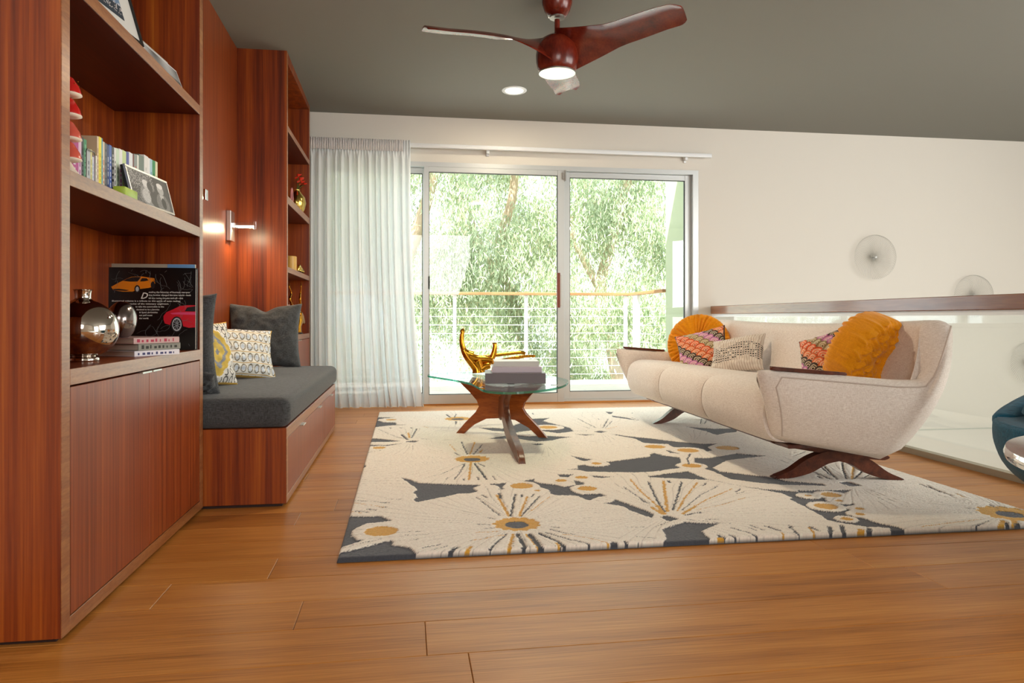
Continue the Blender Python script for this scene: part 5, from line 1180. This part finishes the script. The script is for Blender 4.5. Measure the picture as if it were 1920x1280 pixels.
def tline(body, x0, x1, yb, sz=.0085):
    (u0, v0), (u1, _) = cv([(x0, yb), (x1, yb)]); text(body, u0, v0, sz, bb, mt, width=u1 - u0)
(u0, v0), = cv([(790, 498)]); text('D', u0, v0, .034, bb, mt, shear=.35, width=.026)
for body, x0, x1, yb in [('etailing the histories of fourteen marques', 872, 1308, 437), ('that forever changed the auto world\u2014both', 872, 1318, 468), ('on the racing circuits and off\u2014this', 872, 1235, 500), ('illustrated volume is a tribute to the spirit of auto racing,', 490, 1208, 530),
    ('the legacies of the visionary engineers', 600, 1082, 560), ('to take the automobile to the', 735, 1035, 590), ('destined to be a favorite', 745, 985, 620), ('& Sped chronicles', 775, 968, 650), ('ect and most', 775, 912, 680), ('the world.', 775, 875, 712)]: tline(body, x0, x1, yb)

# top shelf: matted frame, and leaning cards
TZ = 1.634
f1 = empty('matted_frame', 'black framed picture with a white mat leaning on the high shelf', 'picture frame', (XC - .03, 2.215, TZ)); f1.rotation_euler = (R(-16), 0, R(82))
def pic_blue(U, V):
    r = np.random.default_rng(8); base = np.tile(np.array(lin('#6f8aa8')[:3]), (len(U), 1)); m = V < .35; base[m] = np.array(lin('#2f3a46')[:3]); s = (r.random(len(U)) < .25) & (V < .4) & (V > .12); base[s] = np.array(lin('#e6dcd8')[:3]); return base
w_, h_ = .34, .26
box('mat', -w_ / 2 + .009, w_ / 2 - .009, -.002, .004, .009, h_ - .009, plain('mat_board', '#d5d3cd', .8), f1)
me = picture(.20, .13, pic_blue, 60, 40); o = link('picture_print', me, M['paper'], f1); o.location = (-.01, -.0026, .05)
bm = bmesh.new(); bx(bm, -w_ / 2, w_ / 2, -.008, .008, 0, .009); bx(bm, -w_ / 2, w_ / 2, -.008, .008, h_ - .009, h_); bx(bm, -w_ / 2, -w_ / 2 + .009, -.008, .008, .009, h_ - .009); bx(bm, w_ / 2 - .009, w_ / 2, -.008, .008, .009, h_ - .009); fin('frame', bm, plain('frame_black', '#141414', .35), f1)
vz = lathe('ceramic_pot', [(.03, 0), (.05, .03), (.055, .08), (.04, .12), (.03, .13)], plain('cream_pot', '#c9b48c', .5), None, n=32); vz.location = (XC - .07, 2.085, TZ); tag(vz, 'cream ceramic pot beside the matted frame on the high shelf', 'pot')
mj = [('rearmost', '#c9c6b8', .33, .125), ('middle', '#3a3a30', .31, .095), ('front', '#e4e2e2', .30, .078)]
for k, (nm, c, l_, h_) in enumerate(mj):
    t = box('leaning_card', -l_ / 2, l_ / 2, -.0025, .0025, 0, h_, plain('card_' + c[1:], c, .35), None, bev=.001); t.location = (XC - .050 + .014 * k, 2.690 - .012 * k, TZ); t.rotation_euler = (R(-20), 0, R(86)); tag(t, nm + ' of the three picture cards leaning on the high shelf', 'card')
    me = picture(l_ - .014, h_ - .014, lambda U, V, k=k: np.repeat((.32 + .22 * np.sin(U * 9 + k) * V - .2 * (V < .3))[:, None], 3, 1), 40, 20); o = link('card_print', me, M['paper'], t); o.location = (0, -.0029, .007)

# ---------------------------------------------------------------- objects in the far bookcase
gv = empty('gold_vase', 'hammered gold vase holding red flowers on the far bookcase shelf', 'vase', (-.895, 6.08, 1.638)); gv.scale = (1.15, 1.15, 1.15)
lathe('vase_body', [(.03, 0), (.036, .004), (.055, .04), (.066, .085), (.058, .125), (.035, .155), (.022, .175), (.024, .182)], M['gold2'], gv, n=28)
mfl = plain('red_petals', '#e8361a', .6); mst = plain('green_stem', '#4a6b2e', .7)
for k, (dx, dy, dz) in enumerate([(.02, .10, .25), (.035, -.06, .24), (.01, .0, .28), (.035, .15, .245), (.02, .03, .262)]):
    tube('stem', [(0, 0, .17), (dx * .6, dy * .5, .22), (dx, dy, dz)], .0018, mst, gv, n=5)
    bm = bmesh.new()
    for p in range(7):
        a = p * 2 * PI / 7; c = Vector((dx, dy, dz)); tip = c + Vector((.026 * math.cos(a), .034 * math.cos(a) * .3 + .034 * math.sin(a), .020 * math.cos(a))); l_ = Vector((-math.sin(a), math.cos(a), 0)) * .015; m_ = c + (tip - c) * .6
        v = [bm.verts.new(q) for q in (c, m_ + l_, tip, m_ - l_)]; bm.faces.new(v)
    bmesh.ops.create_uvsphere(bm, u_segments=8, v_segments=6, radius=.010, matrix=Matrix.Translation((dx, dy, dz + .008)))
    fin('flower', bm, mfl, gv, smooth=False)
rgx = tube('glass_hoop', [(-.90, 5.86 + .045 * math.cos(a * PI / 12) , 1.73 + (.09 if math.sin(a * PI / 12) > 0 else .088) * math.sin(a * PI / 12)) for a in range(24)], .005, plain('pink_glass', '#e79a98', .1), None, n=8, closed=True); tag(rgx, 'pink glass hoop ornament left of the gold vase', 'ornament')
cb = lathe('gold_candle', [(.046, 0), (.046, .125), (.040, .13), (.02, .127)], plain('amber_candle', '#d9a94e', .35), None, n=40); cb.location = (-.90, 5.80, 1.2); 
cb.location.z = 1.143; tag(cb, 'amber pillar candle standing on the far bookcase shelf', 'candle')
# carved gold scroll in front of the candle
sg_ = bmesh.new()
for k in range(5):
    a0 = k * .5; tube_bm(sg_, spline([(-.0 + .008 * k, -.045 + .028 * k, .012), (.012, -.03 + .03 * k, .05 - .004 * k), (.012, .0 + .03 * k, .055 - .005 * k), (.016, .022 + .03 * k, .035 - .003 * k), (.016, .03 + .028 * k, .008)], 4), .009, 7)
o = fin('gold_scroll', sg_, M['gold2'], None, smooth=True, loc=(-.85, 5.86, 1.1445)); tag(o, 'gold scroll ornament in front of the amber candle', 'ornament')
an = empty('antelope_bust', 'gold antelope head with long wavy horns on the far bookcase counter', 'sculpture', (-.885, 5.93, .6565)); an.scale = (1.2, 1.2, 1.1)
bm = bmesh.new()
tube_bm(bm, spline([(0, -.03, .012), (0, -.03, .06), (.01, .0, .10), (.01, .05, .125)], 6), lambda q: .048 - .006 * q, 14)
tube_bm(bm, spline([(.01, .0, .150), (.015, .05, .140), (.02, .12, .105), (.022, .175, .085), (.022, .19, .082)], 6), lambda q: .036 - .020 * q, 14)
fin('head', bm, M['gold'], an, smooth=True)
for s in (-1, 1):
    hx = s * .018
    tube('horn', spline([(hx, .01, .165), (hx + s * .01, .03, .21), (hx + s * .015, -.01, .255), (hx + s * .012, .03, .30), (hx + s * .02, .0, .345), (hx + s * .02, .012, .375)], 7), lambda q: .012 - .010 * q, M['gold'], an, n=10)
    tube('ear', spline([(hx, -.01, .15), (hx + s * .02, -.05, .16), (hx + s * .025, -.075, .17)], 4), lambda q: .012 - .009 * q, M['gold'], an, n=8)
lathe('plinth', [(.05, 0), (.05, .008), (.03, .012)], plain('plinth_black', '#161413', .3), an, n=28)
pk = box('pink_plaque', -.004, .004, -.055, .055, 0, .24, plain('pink_stone', '#d9b3a8', .5), None, bev=.001); pk.location = (-.96, 6.04, .6565); pk.rotation_euler = (0, R(-5), R(-60)); tag(pk, 'pale pink plaque standing behind the gold antelope head', 'plaque')
